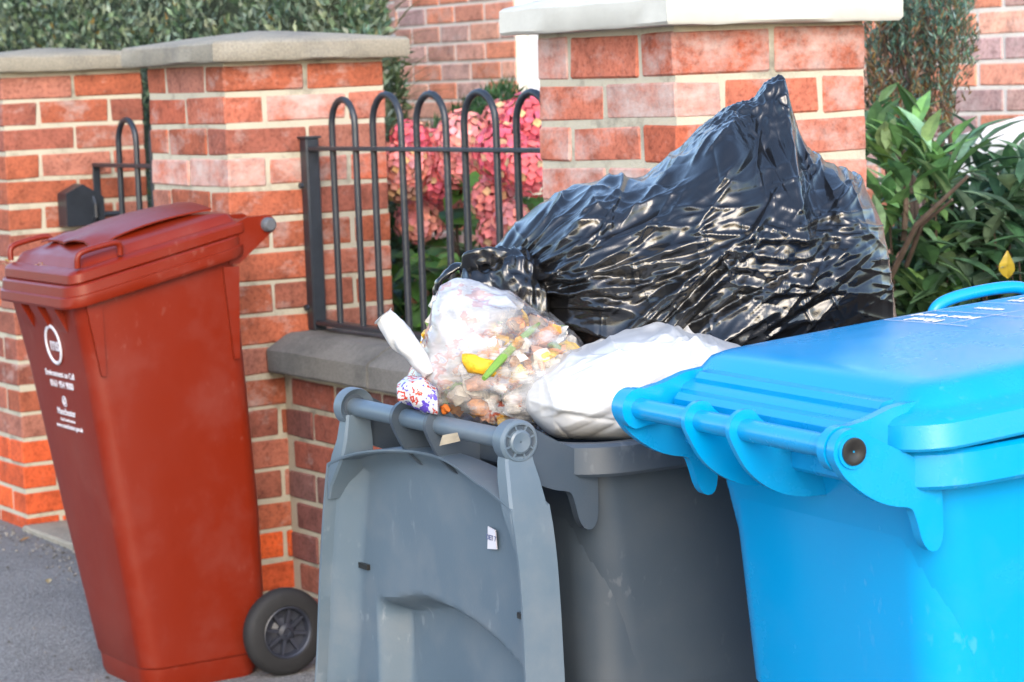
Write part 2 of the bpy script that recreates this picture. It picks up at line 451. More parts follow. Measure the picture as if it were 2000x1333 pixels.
b.plate([(-.135, .925), (-.135, 1.025), (-.080, 1.052), (-.012, 1.010), (-.012, .925)], lambda a, z_, th: (a, .945+th, z_), .07)
b.build('latch_case', M['iron'], t)
b = MB(); b.tube([(-.045, .915, 1.01), (-.045, .90, .99), (-.045, .90, .95), (-.045, .915, .935)], .008, 8); b.build('latch_handle', M['iron'], t)
b = MB(); b.tube([(-.02, .93, .955), (.05, .93, .955)], .009, 8); b.build('latch_bolt', M['iron'], t)

# ------------------------------------------------------------------ house
def house_wall(b, x, y0, y1, z0, z1, phase=0):
    z = ZJ+.012
    while z-C > z0: z -= C
    k = 0
    while z < z1:
        y = y0 - (.115 if k % 2 else 0)
        while y < y1:
            a, e = max(y, y0), min(y+.222, y1)
            if e-a > .02: b.box((x, a+.001, z-C+.006), (x+.09, e, z-.006), .004, bcol('house'), .0012)
            y += .235
        z += C; k += 1
t = thing('brick_house', 'mottled red brick house front with a white framed window beyond the front garden', 'house', (5.3, 8.2, 0))
for nm, x, y0, y1, z0, z1 in (('wall', 0, .02, .98, .5, 2.1), ('wall', 0, -4.5, -1.9, .5, 2.1), ('wall', .7, .98, 3.4, .8, 2.2)):
    b = MB(); house_wall(b, x, y0, y1, z0, z1); o = b.build(nm, M['brick'], t, color=True)
    c = MB(); c.box((x+.0045, y0, 0), (x+.3, y1, z1+1.4), 0); c.build('wall_core', M['mortar_house'], t)
c = MB(); c.box((.3, -1.9, 0), (.5, .02, 1.23), 0); c.build('wall_core', M['mortar_house'], t)
wf = MB()
for a, e in ((-.16, .018), (-1.9, -1.78), (-1.05, -.99)): wf.box((.06, a, 1.23), (.13, e, 2.9), .008)
wf.box((.06, -1.78, 1.235), (.13, -.16, 1.31), .008)
fr = wf.build('window_frame', M['white_pvc'], t)
g = MB(); g.box((.09, -1.78, 1.3), (.10, -.16, 2.9), 0); g.build('pane', M['glass'], fr)
g = MB(); g.box((-.05, -1.9, 1.17), (.3, .015, 1.229), .008); g.build('window_sill', M['white_pvc'], t)

t = thing('utility_box', 'white plastic utility box with a sloping lid against the house wall, behind laurels', 'utility box', (4.9, 5.1, 0))
b = MB(); b.box((.02, -.45, .1), (.35, .19, 1.06), .012); b.build('cabinet', M['box_white'], t)
b = MB()
b.loft([[(-.01, y, 1.061), (-.015, y, 1.092), (.32, y, 1.155), (.36, y, 1.155), (.36, y, 1.061)] for y in (-.47, -.46, .205, .215)], True, True); b.build('lid', M['box_white'], t)

# ------------------------------------------------------------------ foliage
def leaf(b, p, d, up, L_, W_, col, droop=.25, fold=.25, n=3):
    d = d.normalized(); s_ = d.cross(up)
    if s_.length < 1e-3: s_ = d.cross(Vector((1, .3, 0)))
    s_.normalize(); u_ = s_.cross(d)
    V = [p]; prof = {2: (.9,), 3: (.85, .8), 4: (.7, 1, .65), 5: (.62, 1, .92, .5)}[n]
    F = []
    for k, wv in enumerate(prof):
        f = (k+1)/n; c = p+d*L_*f-u_*droop*L_*f*f
        V += [c+s_*W_*.5*wv+u_*fold*W_*.5*wv, c, c-s_*W_*.5*wv+u_*fold*W_*.5*wv]
    V.append(p+d*L_-u_*droop*L_)
    m_ = len(prof); T = len(V)-1
    F += [(0, 2, 1), (0, 3, 2)]
    for k in range(m_-1):
        a = 1+3*k; F += [(a, a+1, a+4, a+3), (a+1, a+2, a+5, a+4)]
    a = 1+3*(m_-1); F += [(a, a+1, T), (a+1, a+2, T)]
    b.add(V, F, col)
def rv(): return Vector((rnd.gauss(0, 1), rnd.gauss(0, 1), rnd.gauss(0, 1))).normalized()
def cj(c, j=.3):
    k = rnd.uniform(1-j, 1+j); return (c[0]*k*rnd.uniform(.85, 1.15), c[1]*k, c[2]*k*rnd.uniform(.8, 1.2), 0)
def plane_hit(x, y, X):
    d = Fv+Rv*((x-1000)/4715)-Uv*((y-666.5)/4715); return Vector((0, 0, CAMH))+d*(X/d.x)

# hedge behind the gate pillars
t = thing('hedge', 'clipped green privet hedge rising behind the two gate pillars at upper left', 'hedge', (3.7, 7.5, 0))
b = MB()
for i in range(30000):
    y = lerp(5.85, 10.8, rnd.random()**.9); near = sst(5.9, 6.6, y)
    top = 1.42+.85*sst(5.9, 7.2, y)+.10*noise.noise(Vector((y*2.1, 0, 3)))
    hw = .10+.25*near
    xc = 3.70
    if rnd.random() < .25:
        z = top-abs(rnd.gauss(0, .07)); x = xc+rnd.uniform(-hw, hw)
    else:
        z = rnd.uniform(1.2, min(top, 2.05)) if rnd.random() < .85 else rnd.uniform(.3, 1.2)
        bul = .08*noise.noise(Vector((y*5, z*6, 1)))+.05*noise.noise(Vector((y*13, z*14, 4)))
        x = xc-hw-bul-.05*sst(1.9, 1.3, z)+abs(rnd.gauss(0, .07))
    if y < 5.95+1.74*(x-3.4): continue
    nz = .5+.5*noise.noise(Vector((x*6, y*6, z*6)))
    c = (.16, .215, .155) if nz > .5 else (.085, .135, .085)
    if rnd.random() < .22: c = (.20, .26, .19)
    if rnd.random() < .02: c = (.20, .14, .04)
    d = Vector((-.35, -.55, .75))+rv()*.75
    leaf(b, Vector((x-3.7, y-7.5, z)), d, rv(), rnd.uniform(.025, .045), rnd.uniform(.013, .022), cj(c, .35), n=2)
for i in range(5500):     # the hedge's end face
    x = rnd.uniform(3.36, 3.95); y = 5.95+1.74*(x-3.4)+abs(rnd.gauss(0, .10)); z = rnd.uniform(.8, 1.42+.85*sst(5.9, 7.2, y))
    if z > 1.55 and y < 6.4: continue
    leaf(b, Vector((x-3.7, y-7.5, z)), Vector((-.2, -.6, .6))+rv()*.8, rv(), rnd.uniform(.025, .05), rnd.uniform(.012, .02), cj(rnd.choice([(.12, .18, .12), (.07, .12, .07), (.17, .20, .13)]), .35), n=2)
for i in range(240):      # longer straying shoots towards the house end
    x = rnd.uniform(3.4, 3.75); y = 5.95+1.74*(x-3.4)+rnd.uniform(-.06, .7); z = rnd.uniform(1.1, 1.6)
    p = Vector((x-3.7, y-7.5, z)); d = Vector((.25, -.75, .55))+rv()*.35
    leaf(b, p, d, Vector((0, 0, 1)), rnd.uniform(.12, .26), .007, cj((.16, .17, .07), .3), droop=.35, n=4)
for i in range(1500):     # thin end of the hedge hanging beside the pillar
    x = 3.45+rnd.uniform(-.05, .1); y = 5.86+1.74*(x-3.4)+abs(rnd.gauss(0, .08)); z = rnd.uniform(.7, 1.42)
    leaf(b, Vector((x-3.7, y-7.5, z)), Vector((0, -.5, .3))+rv()*.8, rv(), rnd.uniform(.02, .05), .012, cj((.07, .10, .05), .4), n=2)
b.build('foliage', M['leaf'], t, color=True)
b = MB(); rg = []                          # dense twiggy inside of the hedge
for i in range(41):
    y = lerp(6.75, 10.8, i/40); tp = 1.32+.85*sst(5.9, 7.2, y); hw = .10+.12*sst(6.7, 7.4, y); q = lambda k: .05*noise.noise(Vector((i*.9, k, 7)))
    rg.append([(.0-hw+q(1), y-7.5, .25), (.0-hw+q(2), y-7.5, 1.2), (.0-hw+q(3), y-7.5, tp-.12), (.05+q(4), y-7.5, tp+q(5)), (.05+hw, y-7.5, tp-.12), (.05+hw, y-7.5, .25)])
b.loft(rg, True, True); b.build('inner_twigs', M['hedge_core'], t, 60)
b = MB()
for i in range(16):
    y = 6.75+i*.25; b.tube([(0.05, y-7.5, 0), (rnd.uniform(-.05, .15), y-7.5+rnd.uniform(-.1, .1), .8), (rnd.uniform(-.1, .2), y-7.5, 1.35)], [.02, .014, .006], 6)
b.build('stem', M['bark'], t)

# hydrangea behind the fence
t = thing('hydrangea', 'pink flowering hydrangea bush with broad green leaves behind the iron fence', 'shrub', (3.35, 5.35, 0))
T0 = Vector((3.35, 5.35, 0))
heads = [(795, 320, .075), (850, 300, .07), (835, 395, .085), (790, 350, .07), (905, 275, .08), (945, 330, .085), (985, 300, .08), (1035, 240, .075), (985, 240, .06), (1040, 330, .07), (860, 350, .07), (920, 355, .06), (970, 455, .05), (830, 590, .055), (790, 600, .05), (1000, 430, .05), (900, 320, .07), (1050, 290, .06), (770, 330, .06), (820, 430, .07), (870, 395, .06), (800, 270, .05), (985, 350, .06), (1010, 270, .07), (960, 390, .055), (1045, 460, .045)]
for k, (px, py, r_) in enumerate(heads):
    X = 3.22+.10*(k % 3); c = plane_hit(px, py, X)-T0
    b = MB(); nf = int(150*(r_/.075)**2)
    tone = rnd.choice([(.80, .19, .22), (.66, .22, .23), (.80, .32, .32), (.74, .14, .20)])
    if k in (3, 13, 14, 18): tone = (.50, .26, .22)
    for i in range(nf):
        g = math.acos(1-1.75*(i+.5)/nf); a = i*2.39996
        nrm = Vector((math.sin(g)*math.cos(a), math.sin(g)*math.sin(a), math.cos(g)))
        q = Matrix.Rotation(R_(40), 3, 'Y') @ nrm; q = Matrix.Rotation(R_(180), 3, 'Z') @ q
        p = c+q*r_*rnd.uniform(.8, 1.04)
        s1 = q.orthogonal().normalized(); s2 = q.cross(s1); ph = rnd.uniform(0, 6.28)
        cc = cj(tone, .25)
        if rnd.random() < .08: cc = cj((.62, .42, .24), .2)
        for j in range(4):
            e = s1*math.cos(ph+j*1.571)+s2*math.sin(ph+j*1.571); f = s1*math.cos(ph+j*1.571+.785)+s2*math.sin(ph+j*1.571+.785)
            f2 = s1*math.cos(ph+j*1.571-.785)+s2*math.sin(ph+j*1.571-.785); S = .0125
            b.add([p, p+f2*S*.75+q*.002, p+e*S*1.05+q*.003, p+f*S*.75+q*.002], [(0, 1, 2, 3)], cc)
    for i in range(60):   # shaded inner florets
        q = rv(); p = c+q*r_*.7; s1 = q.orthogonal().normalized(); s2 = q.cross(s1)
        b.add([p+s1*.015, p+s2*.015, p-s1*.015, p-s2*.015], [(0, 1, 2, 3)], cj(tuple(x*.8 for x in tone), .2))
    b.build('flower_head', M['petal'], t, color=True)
b = MB()
for i in range(760):
    px, py = rnd.uniform(748, 1075), rnd.uniform(215, 690)
    if py < 480 and rnd.random() < .62: continue
    if py < 330: continue
    c = plane_hit(px, py, rnd.uniform(3.22, 3.75)+(.06 if py < 480 else 0))-T0
    d = Vector((-.7, -.5, .15))+rv()*.75
    leaf(b, c, d, Vector((-.3, -.2, 1)), rnd.uniform(.08, .14), rnd.uniform(.05, .08), cj(rnd.choice([(.06, .15, .035), (.045, .12, .04), (.09, .19, .05)]), .3), droop=.35, n=5)
b.build('leaves', M['leaf'], t, color=True)
b = MB()
for i in range(14):
    e = plane_hit(rnd.uniform(780, 1050), rnd.uniform(330, 560), 3.45)-T0; b.tube([(e.x*.3, e.y*.4, 0), (e.x*.7, e.y*.8, e.z*.5), e], [.008, .007, .004], 6)
b.build('stem', M['bark'], t)

# feathery dark green shrub between hydrangea and house
t = thing('feathery_shrub', 'dark green feathery shrub behind the pink hydrangea, below the white window', 'shrub', (4.6, 7.0, 0))
b = MB()
for i in range(3800):
    px, py = rnd.gauss(960, 70), rnd.uniform(170, 330)
    if py < 170+abs(px-985)*.55: continue
    c = plane_hit(px, py, rnd.uniform(4.4, 4.8))-Vector((4.6, 7.0, 0))
    leaf(b, c, Vector((-.1, -.2, .8))+rv()*.6, rv(), rnd.uniform(.03, .07), .009, cj(rnd.choice([(.03, .085, .035), (.05, .12, .05), (.02, .06, .03)]), .3), n=2)
b.build('foliage', M['leaf'], t, color=True)
b = MB()
for i in range(7): b.tube([(0, rnd.uniform(-.1, .1), 0), (rnd.uniform(-.1, .1), rnd.uniform(-.25, .25), .6), (rnd.uniform(-.1, .1), rnd.uniform(-.35, .35), 1.05)], [.012, .009, .004], 6)
b.build('stem', M['bark'], t)

# upright conifer on the right
t = thing('conifer_shrub', 'upright blue green conifer with browning inner twigs, behind the white capped pillar', 'conifer', (3.95, 4.28, 0))
T0 = Vector((3.95, 4.28, 0)); b = MB()
for i in range(420):
    px = rnd.uniform(1690, 1900); py = rnd.uniform(-120, 300)
    edge = 1900-max(0, py-120)*.35
    if px > edge-10+rnd.gauss(0, 12): continue
    dpt = rnd.uniform(-.14, .14); c = plane_hit(px, py, 3.9+dpt)-T0
    low = sst(60, 260, py+rnd.gauss(0, 50)); inner = dpt > .02
    lean = Vector((.05, -.08, 1))+rv()*.18
    Ls = rnd.uniform(.08, .16)
    for k in range(34):
        f = rnd.random(); p = c+lean*Ls*f+rv()*.010*(1.3-f)
        col = rnd.choice([(.07, .14, .11), (.10, .19, .15), (.05, .10, .08), (.14, .23, .19)])
        if rnd.random() < .25+.55*low: col = rnd.choice([(.16, .085, .045), (.11, .06, .035), (.20, .13, .05), (.08, .09, .05)])
        leaf(b, p, lean+rv()*.75, rv(), rnd.uniform(.014, .03), .0055, cj(col, .3), n=2)
b.build('foliage', M['leaf'], t, color=True)
b = MB()
for i in range(16):
    a = rnd.uniform(-.10, .02); b.tube([(a*.2, -a*.3, 0), (a*.6, -a*.7, .7), (a, -a, 1.2), (a*1.1, -a*1.1, 1.6)], [.011, .009, .006, .003], 6)
b.build('trunk', M['bark'], t)

# laurel-like plants
def laurel(label, spots, base, seed_col, nl, yellow=None, stems=()):
    t = thing('laurel_bush', label, 'shrub', base); T = Vector(base); b = MB()
    for (px, py, X, spread, up) in spots:
        c = plane_hit(px, py, X)-T
        for k in range(nl):
            a = rnd.uniform(0, 6.28); el = rnd.uniform(-.15, 1.1)
            d = Vector((math.cos(a)*math.cos(el), math.sin(a)*math.cos(el), math.sin(el)+up))
            p = c+Vector((rnd.gauss(0, .018), rnd.gauss(0, .018), rnd.gauss(0, .025)))*spread
            leaf(b, p, d, Vector((0, 0, 1)), rnd.uniform(.08, .135), rnd.uniform(.032, .050), cj(rnd.choice(seed_col), .3), droop=.3, fold=.3, n=4)
    b.build('leaves', M['leaf'], t, color=True)
    b = MB()
    for (px, py, X, spread, up) in spots[::2]:
        c = plane_hit(px, py, X)-T; b.tube([(c.x*.4, c.y*.4, 0), (c.x*.8, c.y*.8, c.z*.6), (c.x, c.y, c.z)], [.005, .004, .002], 6)
    for pts, r_ in stems:
        r_ = [q*.6 for q in r_]
        b.tube([plane_hit(*q)-T for q in pts], r_, 7)
    b.build('stem', M['bark'], t)
    if yellow:
        b = MB(); c = plane_hit(*yellow)-T
        leaf(b, c, Vector((-.3, -.25, .8)), Vector((-.8, -.6, .3)), .055, .032, (.40, .29, .03, 0), droop=.35, fold=.35, n=5); b.build('yellow_leaf', M['leaf'], t, color=True)
G1 = [(.13, .28, .11), (.17, .34, .13), (.09, .19, .08), (.24, .38, .20)]
G2 = [(.07, .15, .085), (.10, .20, .12), (.045, .095, .055), (.18, .28, .19)]
laurel('bright green laurel with upright leaf tufts right beside the white capped pillar', [(1730, 330, 3.45, 1.5, .6), (1780, 310, 3.5, 1.5, .9), (1825, 300, 3.5, 1.3, 1.1), (1760, 400, 3.42, 1.6, .4), (1720, 420, 3.4, 1.4, .4), (1830, 360, 3.5, 1.5, .5), (1800, 430, 3.5, 1.6, .2), (1700, 300, 3.5, 1.4, .6), (1745, 280, 3.6, 1.5, .8)], (3.5, 3.8, 0), G1, 15,
       stems=[([(1730, 560, 3.35), (1790, 440, 3.33), (1890, 345, 3.36)], [.012, .010, .006]), ([(1770, 520, 3.4), (1800, 440, 3.36), (1860, 390, 3.36)], [.009, .008, .005]), ([(1765, 470, 3.4), (1770, 400, 3.4), (1768, 360, 3.42)], [.011, .010, .007])])
laurel('dark glossy laurel at the right edge with one yellow leaf, above the blue bin', [(rnd.uniform(1840, 2060), rnd.uniform(370, 640), rnd.uniform(3.5, 3.9), 1.8, .2) for _ in range(70)], (3.7, 3.65, 0), G2, 13, yellow=(1968, 545, 3.42))
laurel('low leafy laurel shoots between the black bag and the blue bin lid', [(rnd.uniform(1700, 1900), rnd.uniform(520, 660), rnd.uniform(3.45, 3.7), 1.6, .35) for _ in range(34)], (3.5, 3.9, 0), G1+G2, 13)

# ------------------------------------------------------------------ wheelie bins
def bin_body(root, mat, body, rim, slope, inner, zr, yo=lambda z: 0):
    """body: (z, x0, x1, hw, r) upwards; rim: (offset, dz) profile relative to the top body ring"""
    b = MB(); rings = []
    nb = len(body)
    for i, (z, x0, x1, hw, r) in enumerate(body):
        rings.append(rrect(x0, x1, hw, r, z, slope=slope if i == nb-1 else slope*max(0, i-nb+2)*.0))
    z, x0, x1, hw, r = body[-1]
    for o, dz in rim: rings.append(rrect(x0-o, x1+o, hw+o, r+o, z+dz, slope=slope))
    o, dz = rim[-1]
    for dpt, ins in inner: rings.append(rrect(x0+ins, x1-ins, hw-ins, r, z+dz-dpt, slope=slope*(1 if dpt < .05 else 0)))
    if yo: rings = [[(p[0], p[1]+yo(p[2]), p[2]) for p in rg] for rg in rings]
    b.loft(rings, True, True)
    return b.build('body', mat, root, 30)
def lid_closed(root, mat, outline, prof, slope, ridges=(), crown=.0, z0=0, yoff=0):
    x0, x1, hw, r = outline; b = MB(); rings = []
    for ins, z in prof: rings.append(rrect(x0+ins, x1-ins, hw-ins, max(.004, r-ins*.6), z0+z, slope=slope, seg=7, mid=6))
    if crown:
        def cr(p):
            fx = (p[0]-x0)/(x1-x0); k = max(0, 1-(2*fx-1)**2)**.8*max(0, 1-(p[1]/hw)**2)**.7
            return (p[0], p[1], p[2]+crown*k)
        rings = [[cr(p) for p in rg] if prof[i][0] > .012 else rg for i, rg in enumerate(rings)]
    rings = [[(p[0], p[1]+yoff, p[2]) for p in rg] for rg in rings]
    b.loft(rings, True, True)
    for (xa, xb, za, zb, hwk) in ridges:
        b.loft([[(xa, y, za+slope*xa), (xa+.002, y, zb+slope*xa), (xb, y, zb+.002+slope*xb), (xb+.012, y, za+slope*xb)] for y in (-hwk, -hwk+.006, hwk-.006, hwk)], True, True)
    return b.build('lid', mat, root, 32)
def circ(cx, cz, r, a0, a1, n=8): return [(cx+r*math.cos(R_(lerp(a0, a1, k/n))), cz+r*math.sin(R_(lerp(a0, a1, k/n)))) for k in range(n+1)]
def wheel(root, y, x, z, r, side):
    wroot = bpy.data.objects.new('wheel', None); link(wroot); wroot.parent = root; wroot.location = (x, y, z); wroot.empty_display_size = .05
    b = MB(); n = 40; rings = []
    prof = [(.58*r, -.018), (.62*r, -.022), (.86*r, -.022), (.96*r, -.016), (r, -.007), (r, .007), (.96*r, .016), (.86*r, .022), (.62*r, .022), (.58*r, .018)]
    for k in range(n):
        a = 2*math.pi*k/n; rings.append([(rr*math.cos(a), yy, rr*math.sin(a)) for rr, yy in prof])
    b.loft(rings, closed=True); b.build('tyre', M['tyre'], wroot, 40)
    b = MB(); rings = []; s_ = side
    prof = [(.58*r, -.017*s_), (.60*r, .020*s_), (.575*r, .022*s_), (.54*r, .018*s_), (.52*r, -.002*s_), (.2*r, -.004*s_), (.19*r, .012*s_), (.10*r, .016*s_), (.085*r, .012*s_), (.002, .012*s_)]
    for k in range(n):
        a = 2*math.pi*k/n; rings.append([(rr*math.cos(a), yy, rr*math.sin(a)) for rr, yy in prof])
    b.loft(rings, closed=True)
    for k in range(8):
        a = 2*math.pi*k/8+.2; ca, sa = math.cos(a), math.sin(a)
        b.plate([(.15*r, -.0045), (.54*r, -.003), (.54*r, .003), (.15*r, .0045)], lambda p, q, th: (p*ca-q*sa, s_*.003+th, p*sa+q*ca), .016)
    b.build('rim', M['hub'], wroot, 35)
    return wroot
def text_mesh(name, body, size, mtx, mat, parent, off=0.0003):
    cu = bpy.data.curves.new(name, 'FONT'); cu.body = body; cu.size = size; cu.align_x = 'CENTER'; cu.extrude = off; cu.offset = size*.012
    to = bpy.data.objects.new(name, cu); link(to)
    me = bpy.data.meshes.new_from_object(to.evaluated_get(bpy.context.evaluated_depsgraph_get()))
    bpy.data.objects.remove(to); me.transform(mtx); me.materials.clear(); me.materials.append(mat)
    o = bpy.data.objects.new(name, me); link(o); o.parent = parent; return o

# ---- brown bin (front faces the street end of the gate; back and wheels to the low wall)
t = thing('wheelie_bin', 'tall brown wheelie bin with closed lid and white lettering, beside the gate pillar', 'wheelie bin', (2.515, 5.165, -.03), math.pi)
mb_ = M['brown']; SL = -.215
YO = lambda z: lerp(.054, -.025, max(0, min(1, z/.9)))   # the bin stands a little out of true
bin_body(t, mb_, [(.0, .080, .355, .143, .045), (.018, .072, .362, .149, .05), (.05, .074, .364, .151, .05), (.056, .066, .368, .155, .05), (.16, .046, .380, .162, .045), (.38, .046, .410, .177, .045), (.73, .064, .452, .200, .04), (.985, .078, .476, .210, .035)],
         [(.004, .006), (.024, .004), (.027, .010), (.026, .028), (.020, .030), (.019, .050), (.015, .053), (.004, .053)], SL, [(.03, .012), (.35, .03)], 1, YO)
lid_closed(t, mb_, (.045, .484, .214, .03), [(.03, 1.039), (0, 1.039), (-.002, 1.042), (-.001, 1.060), (.004, 1.065), (.022, 1.068), (.026, 1.073), (.034, 1.084), (.040, 1.087), (.075, 1.092), (.12, 1.102), (.15, 1.104)], SL, crown=.005, yoff=-.025)
# raised centre flap whose front edge has lifted
b = MB(); rg = []
for i in range(15):
    x = lerp(.10, .405, i/14); zz = 1.114+SL*x+.012*math.sin(math.pi*i/14)-.004*(i/14)
    row = []
    for k in range(11):
        y = lerp(-.13, .13, k/10); row.append((x+(.012*math.cos(k*1.1) if i == 14 else 0), y-.025, zz+.018*math.cos(y/.13*1.2)-.018+(.006*math.sin(k*.9+1) if i > 11 else 0)))
    rg.append(row+[(p[0], p[1], p[2]-.004) for p in row[::-1]])
b.loft(rg, True, True); b.build('lid_panel', mb_, t, 40)
for s_ in (-1, 1):                       # side grips of the lid
    y = s_*.200; zb = lambda x: 1.072+SL*x
    b = MB(); pts = [(px_, py_-.025, pz_) for px_, py_, pz_ in [(.465, y, zb(.465)), (.466, y*1.01, zb(.466)+.025), (.455, y*1.02, zb(.455)+.034), (.41, y*1.02, zb(.41)+.034), (.372, y*1.02, zb(.372)+.032), (.362, y*1.01, zb(.362)+.022), (.362, y, zb(.362))]]
    b.tube(chaikin(pts, 2), .007, 10); b.build('lid_grip', mb_, t, 60)
# hinge arms and bar at the back
arm = circ(0, 1.040, .022, 100, 250, 8)+[(.03, .990), (.075, .955), (.10, .955), (.10, 1.04), (.05, 1.06)]
for y in (-.205, -.07, .07, .205):
    b = MB(); b.plate(arm, lambda a, z_, th, y=y: (a, y-.025+th, z_), .012); b.build('hinge_bracket', mb_, t, 40)
b = MB(); b.tube([(0, -.232, 1.040), (0, .182, 1.040)], .012, 14); b.build('handle_bar', mb_, t, 40)
for s_ in (-1, 1):
    b = MB(); b.tube([(0, s_*.208-.025, 1.040), (0, s_*.225-.025, 1.040), (0, s_*.231-.025, 1.040)], [.017, .017, .012], 16); b.build('bar_cap', M['grey_cap'], t, 40)
# gusset ribs under the rim
fx = lambda z: interp([(0.05, .366), (.38, .410), (.73, .452), (.91, .474)], z)
hy = lambda z: interp([(0.05, .153), (.38, .177), (.73, .200), (.98, .210)], z)
for y in (-.10, 0, .10):
    b = MB(); b.plate([(fx(.885)-.01, .892), (.500, .892), (.495, .875), (fx(.82)+.002, .82), (fx(.82)-.01, .82)], lambda a, z_, th, y=y: (a, y+th+YO(.86), z_), .05); b.build('gusset_rib', mb_, t, 40)
for s_ in (-1, 1):
    b = MB(); b.plate([(.418, .91), (.458, .905), (.430, .73), (.42, .73)], lambda a, z_, th, s_=s_: (a, YO(z_)+s_*(hy(z_)+.002)+th, z_), .012); b.build('gusset_rib', mb_, t, 40)
    b = MB(); b.plate([(.08, .95), (.12, .95), (.105, .74), (.092, .74)], lambda a, z_, th, s_=s_: (a, YO(z_)+s_*(hy(z_)+.002)+th, z_), .016); b.build('gusset_rib', mb_, t, 40)
for s_ in (-1, 1): wheel(t, s_*.165+.080, .036, .102, .102, s_)
b = MB(); b.tube([(.036, -.085, .1), (.036, .245, .1)], .010, 10); b.box((.05, .0, .06), (.13, .16, .14), .01); b.build('axle', M['hub'], t, 40)
# printing on the sloping front panel
lean = math.atan2(.476-.452, .883-.73)*.5+.5*math.atan2(.042, .35)
def front_m(z, y): # text plane: x right -> local +y ... seen from the front
    x = interp([(.056, .368), (.38, .410), (.73, .452), (.883, .476)], z); y = y+YO(z)
    rot = Matrix(((0, math.sin(lean), math.cos(lean), 0), (1, 0, 0, 0), (0, math.cos(lean), -math.sin(lean), 0), (0, 0, 0, 1)))
    return Matrix.Translation((x+.0022, y, z)) @ rot
b = MB(); fm_ = front_m(.790, .02)
for rr, th in ((.043, .0045),):
    pts = [fm_ @ Vector((rr*.95*math.cos(2*math.pi*k/40), rr*math.sin(2*math.pi*k/40), 0)) for k in range(40)]
    b.tube(pts, .0045, 6, closed=True, flat=.6)
b.build('logo_ring', M['print'], t)
text_mesh('logo', 'ms', .046, fm_ @ Matrix.Translation((.006, -.013, 0)), M['print'], t)
for body, size, z, y in (('Environment on Call', .0205, .715, .015), ('0161 954 9000', .0225, .690, .015), ('@', .026, .652, .01), ('Manchester', .0225, .626, .008), ('City Council services', .010, .611, .008), ('www.manchester.gov.uk', .0155, .594, .01)):
    text_mesh('lettering', body, size, front_m(z, y), M['print'], t, .0004)

# ---- shared builder for the grey and the blue bin
def big_bin(t, mat, H, bar_r=.0115):
    """H = height of the bar axis; local x runs to the front of the bin"""
    k = H
    body = [(.03, .20, .46, .135, .05), (.06, .195, .465, .138, .05), (.30, .165, .50, .160, .05), (k-.33, .135, .53, .178, .045), (k-.12, .098, .555, .196, .045), (k-.045, .085, .560, .200, .045)]
    bb = bin_body(t, M['grey_shaded'] if mat == M['grey'] else mat, body, [(.006, -.004), (.030, -.004), (.034, .000), (.033, .030), (.029, .034), (.016, .034), (.014, .030)], 0, [(.02, .006), (.14, .014), (.30, .02)], 1)
    b = MB(); hb = .2
    outer = circ(0, k, .021, 60, 215, 10)+[(-.010, k-.024), (.005, k-.038), (.025, k-.052), (.045, k-.060), (.062, k-.063), (.068, k-.068), (.078, k-.110), (.100, k-.110), (.102, k-.06), (.10, k-.030), (.075, k-.018), (.045, k-.002)]
    inner_ = circ(0, k, .021, 60, 200, 10)+[(-.012, k-.024), (-.002, k-.042), (.02, k-.062), (.05, k-.076), (.085, k-.080), (.112, k-.080), (.10, k-.035), (.06, k-.015), (.02, k+.005)]
    bm_ = M['grey_shaded'] if mat == M['grey'] else mat
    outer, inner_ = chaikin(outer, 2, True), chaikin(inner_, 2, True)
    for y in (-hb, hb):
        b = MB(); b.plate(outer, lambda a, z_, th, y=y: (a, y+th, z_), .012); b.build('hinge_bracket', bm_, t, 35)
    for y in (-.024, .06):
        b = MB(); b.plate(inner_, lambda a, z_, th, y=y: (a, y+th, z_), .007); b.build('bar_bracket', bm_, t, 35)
    b = MB(); b.tube([(0, -hb, k), (0, hb, k)], bar_r, 20); b.build('handle_bar', mat, t, 40)
    for s_ in (-1, 1): wheel(t, s_*.185, .115, .105, .105, s_)
    b = MB(); b.tube([(.115, -.185, .105), (.115, .185, .105)], .010, 10); b.box((.10, -.09, .06), (.215, .09, .15), .01); b.build('axle', M['hub'], t, 40)

# ---- blue bin, lid closed
t = thing('wheelie_bin', 'bright blue wheelie bin with a closed glossy lid, cut off by the right edge', 'wheelie bin', (1.520, 1.912, -.03), R_(-5)); t.rotation_euler = (0, R_(-2.4), R_(-5))
H = .995; big_bin(t, M['blue'], H)
for s_ in (-1, 1):
    b = MB(); b.tube([(0, s_*.205, H), (0, s_*.2085, H)], .0165, 24); b.build('bar_cap', M['blue'], t, 40)
for s_ in (-1, 1):
    b = MB(); n = 24; rg = []
    for q in range(n):
        a = 2*math.pi*q/n; rg.append([(r_*math.cos(a), s_*yy, H+r_*math.sin(a)) for r_, yy in ((.0135, .207), (.0132, .2105), (.010, .211), (.006, .2095), (.001, .209))])
    b.loft(rg, closed=True); b.build('pipe_end', M['dark_cap'], t, 40)
LD = lid_closed(t, M['blue'], (.052, .605, .238, .055), [(.02, H-.011), (0, H-.011), (-.002, H-.008), (.0, H+.014), (.006, H+.019), (.020, H+.022), (.026, H+.027), (.038, H+.040), (.05, H+.044), (.07, H+.0455), (.12, H+.0465), (.17, H+.047), (.215, H+.0475)], .030, crown=.005)
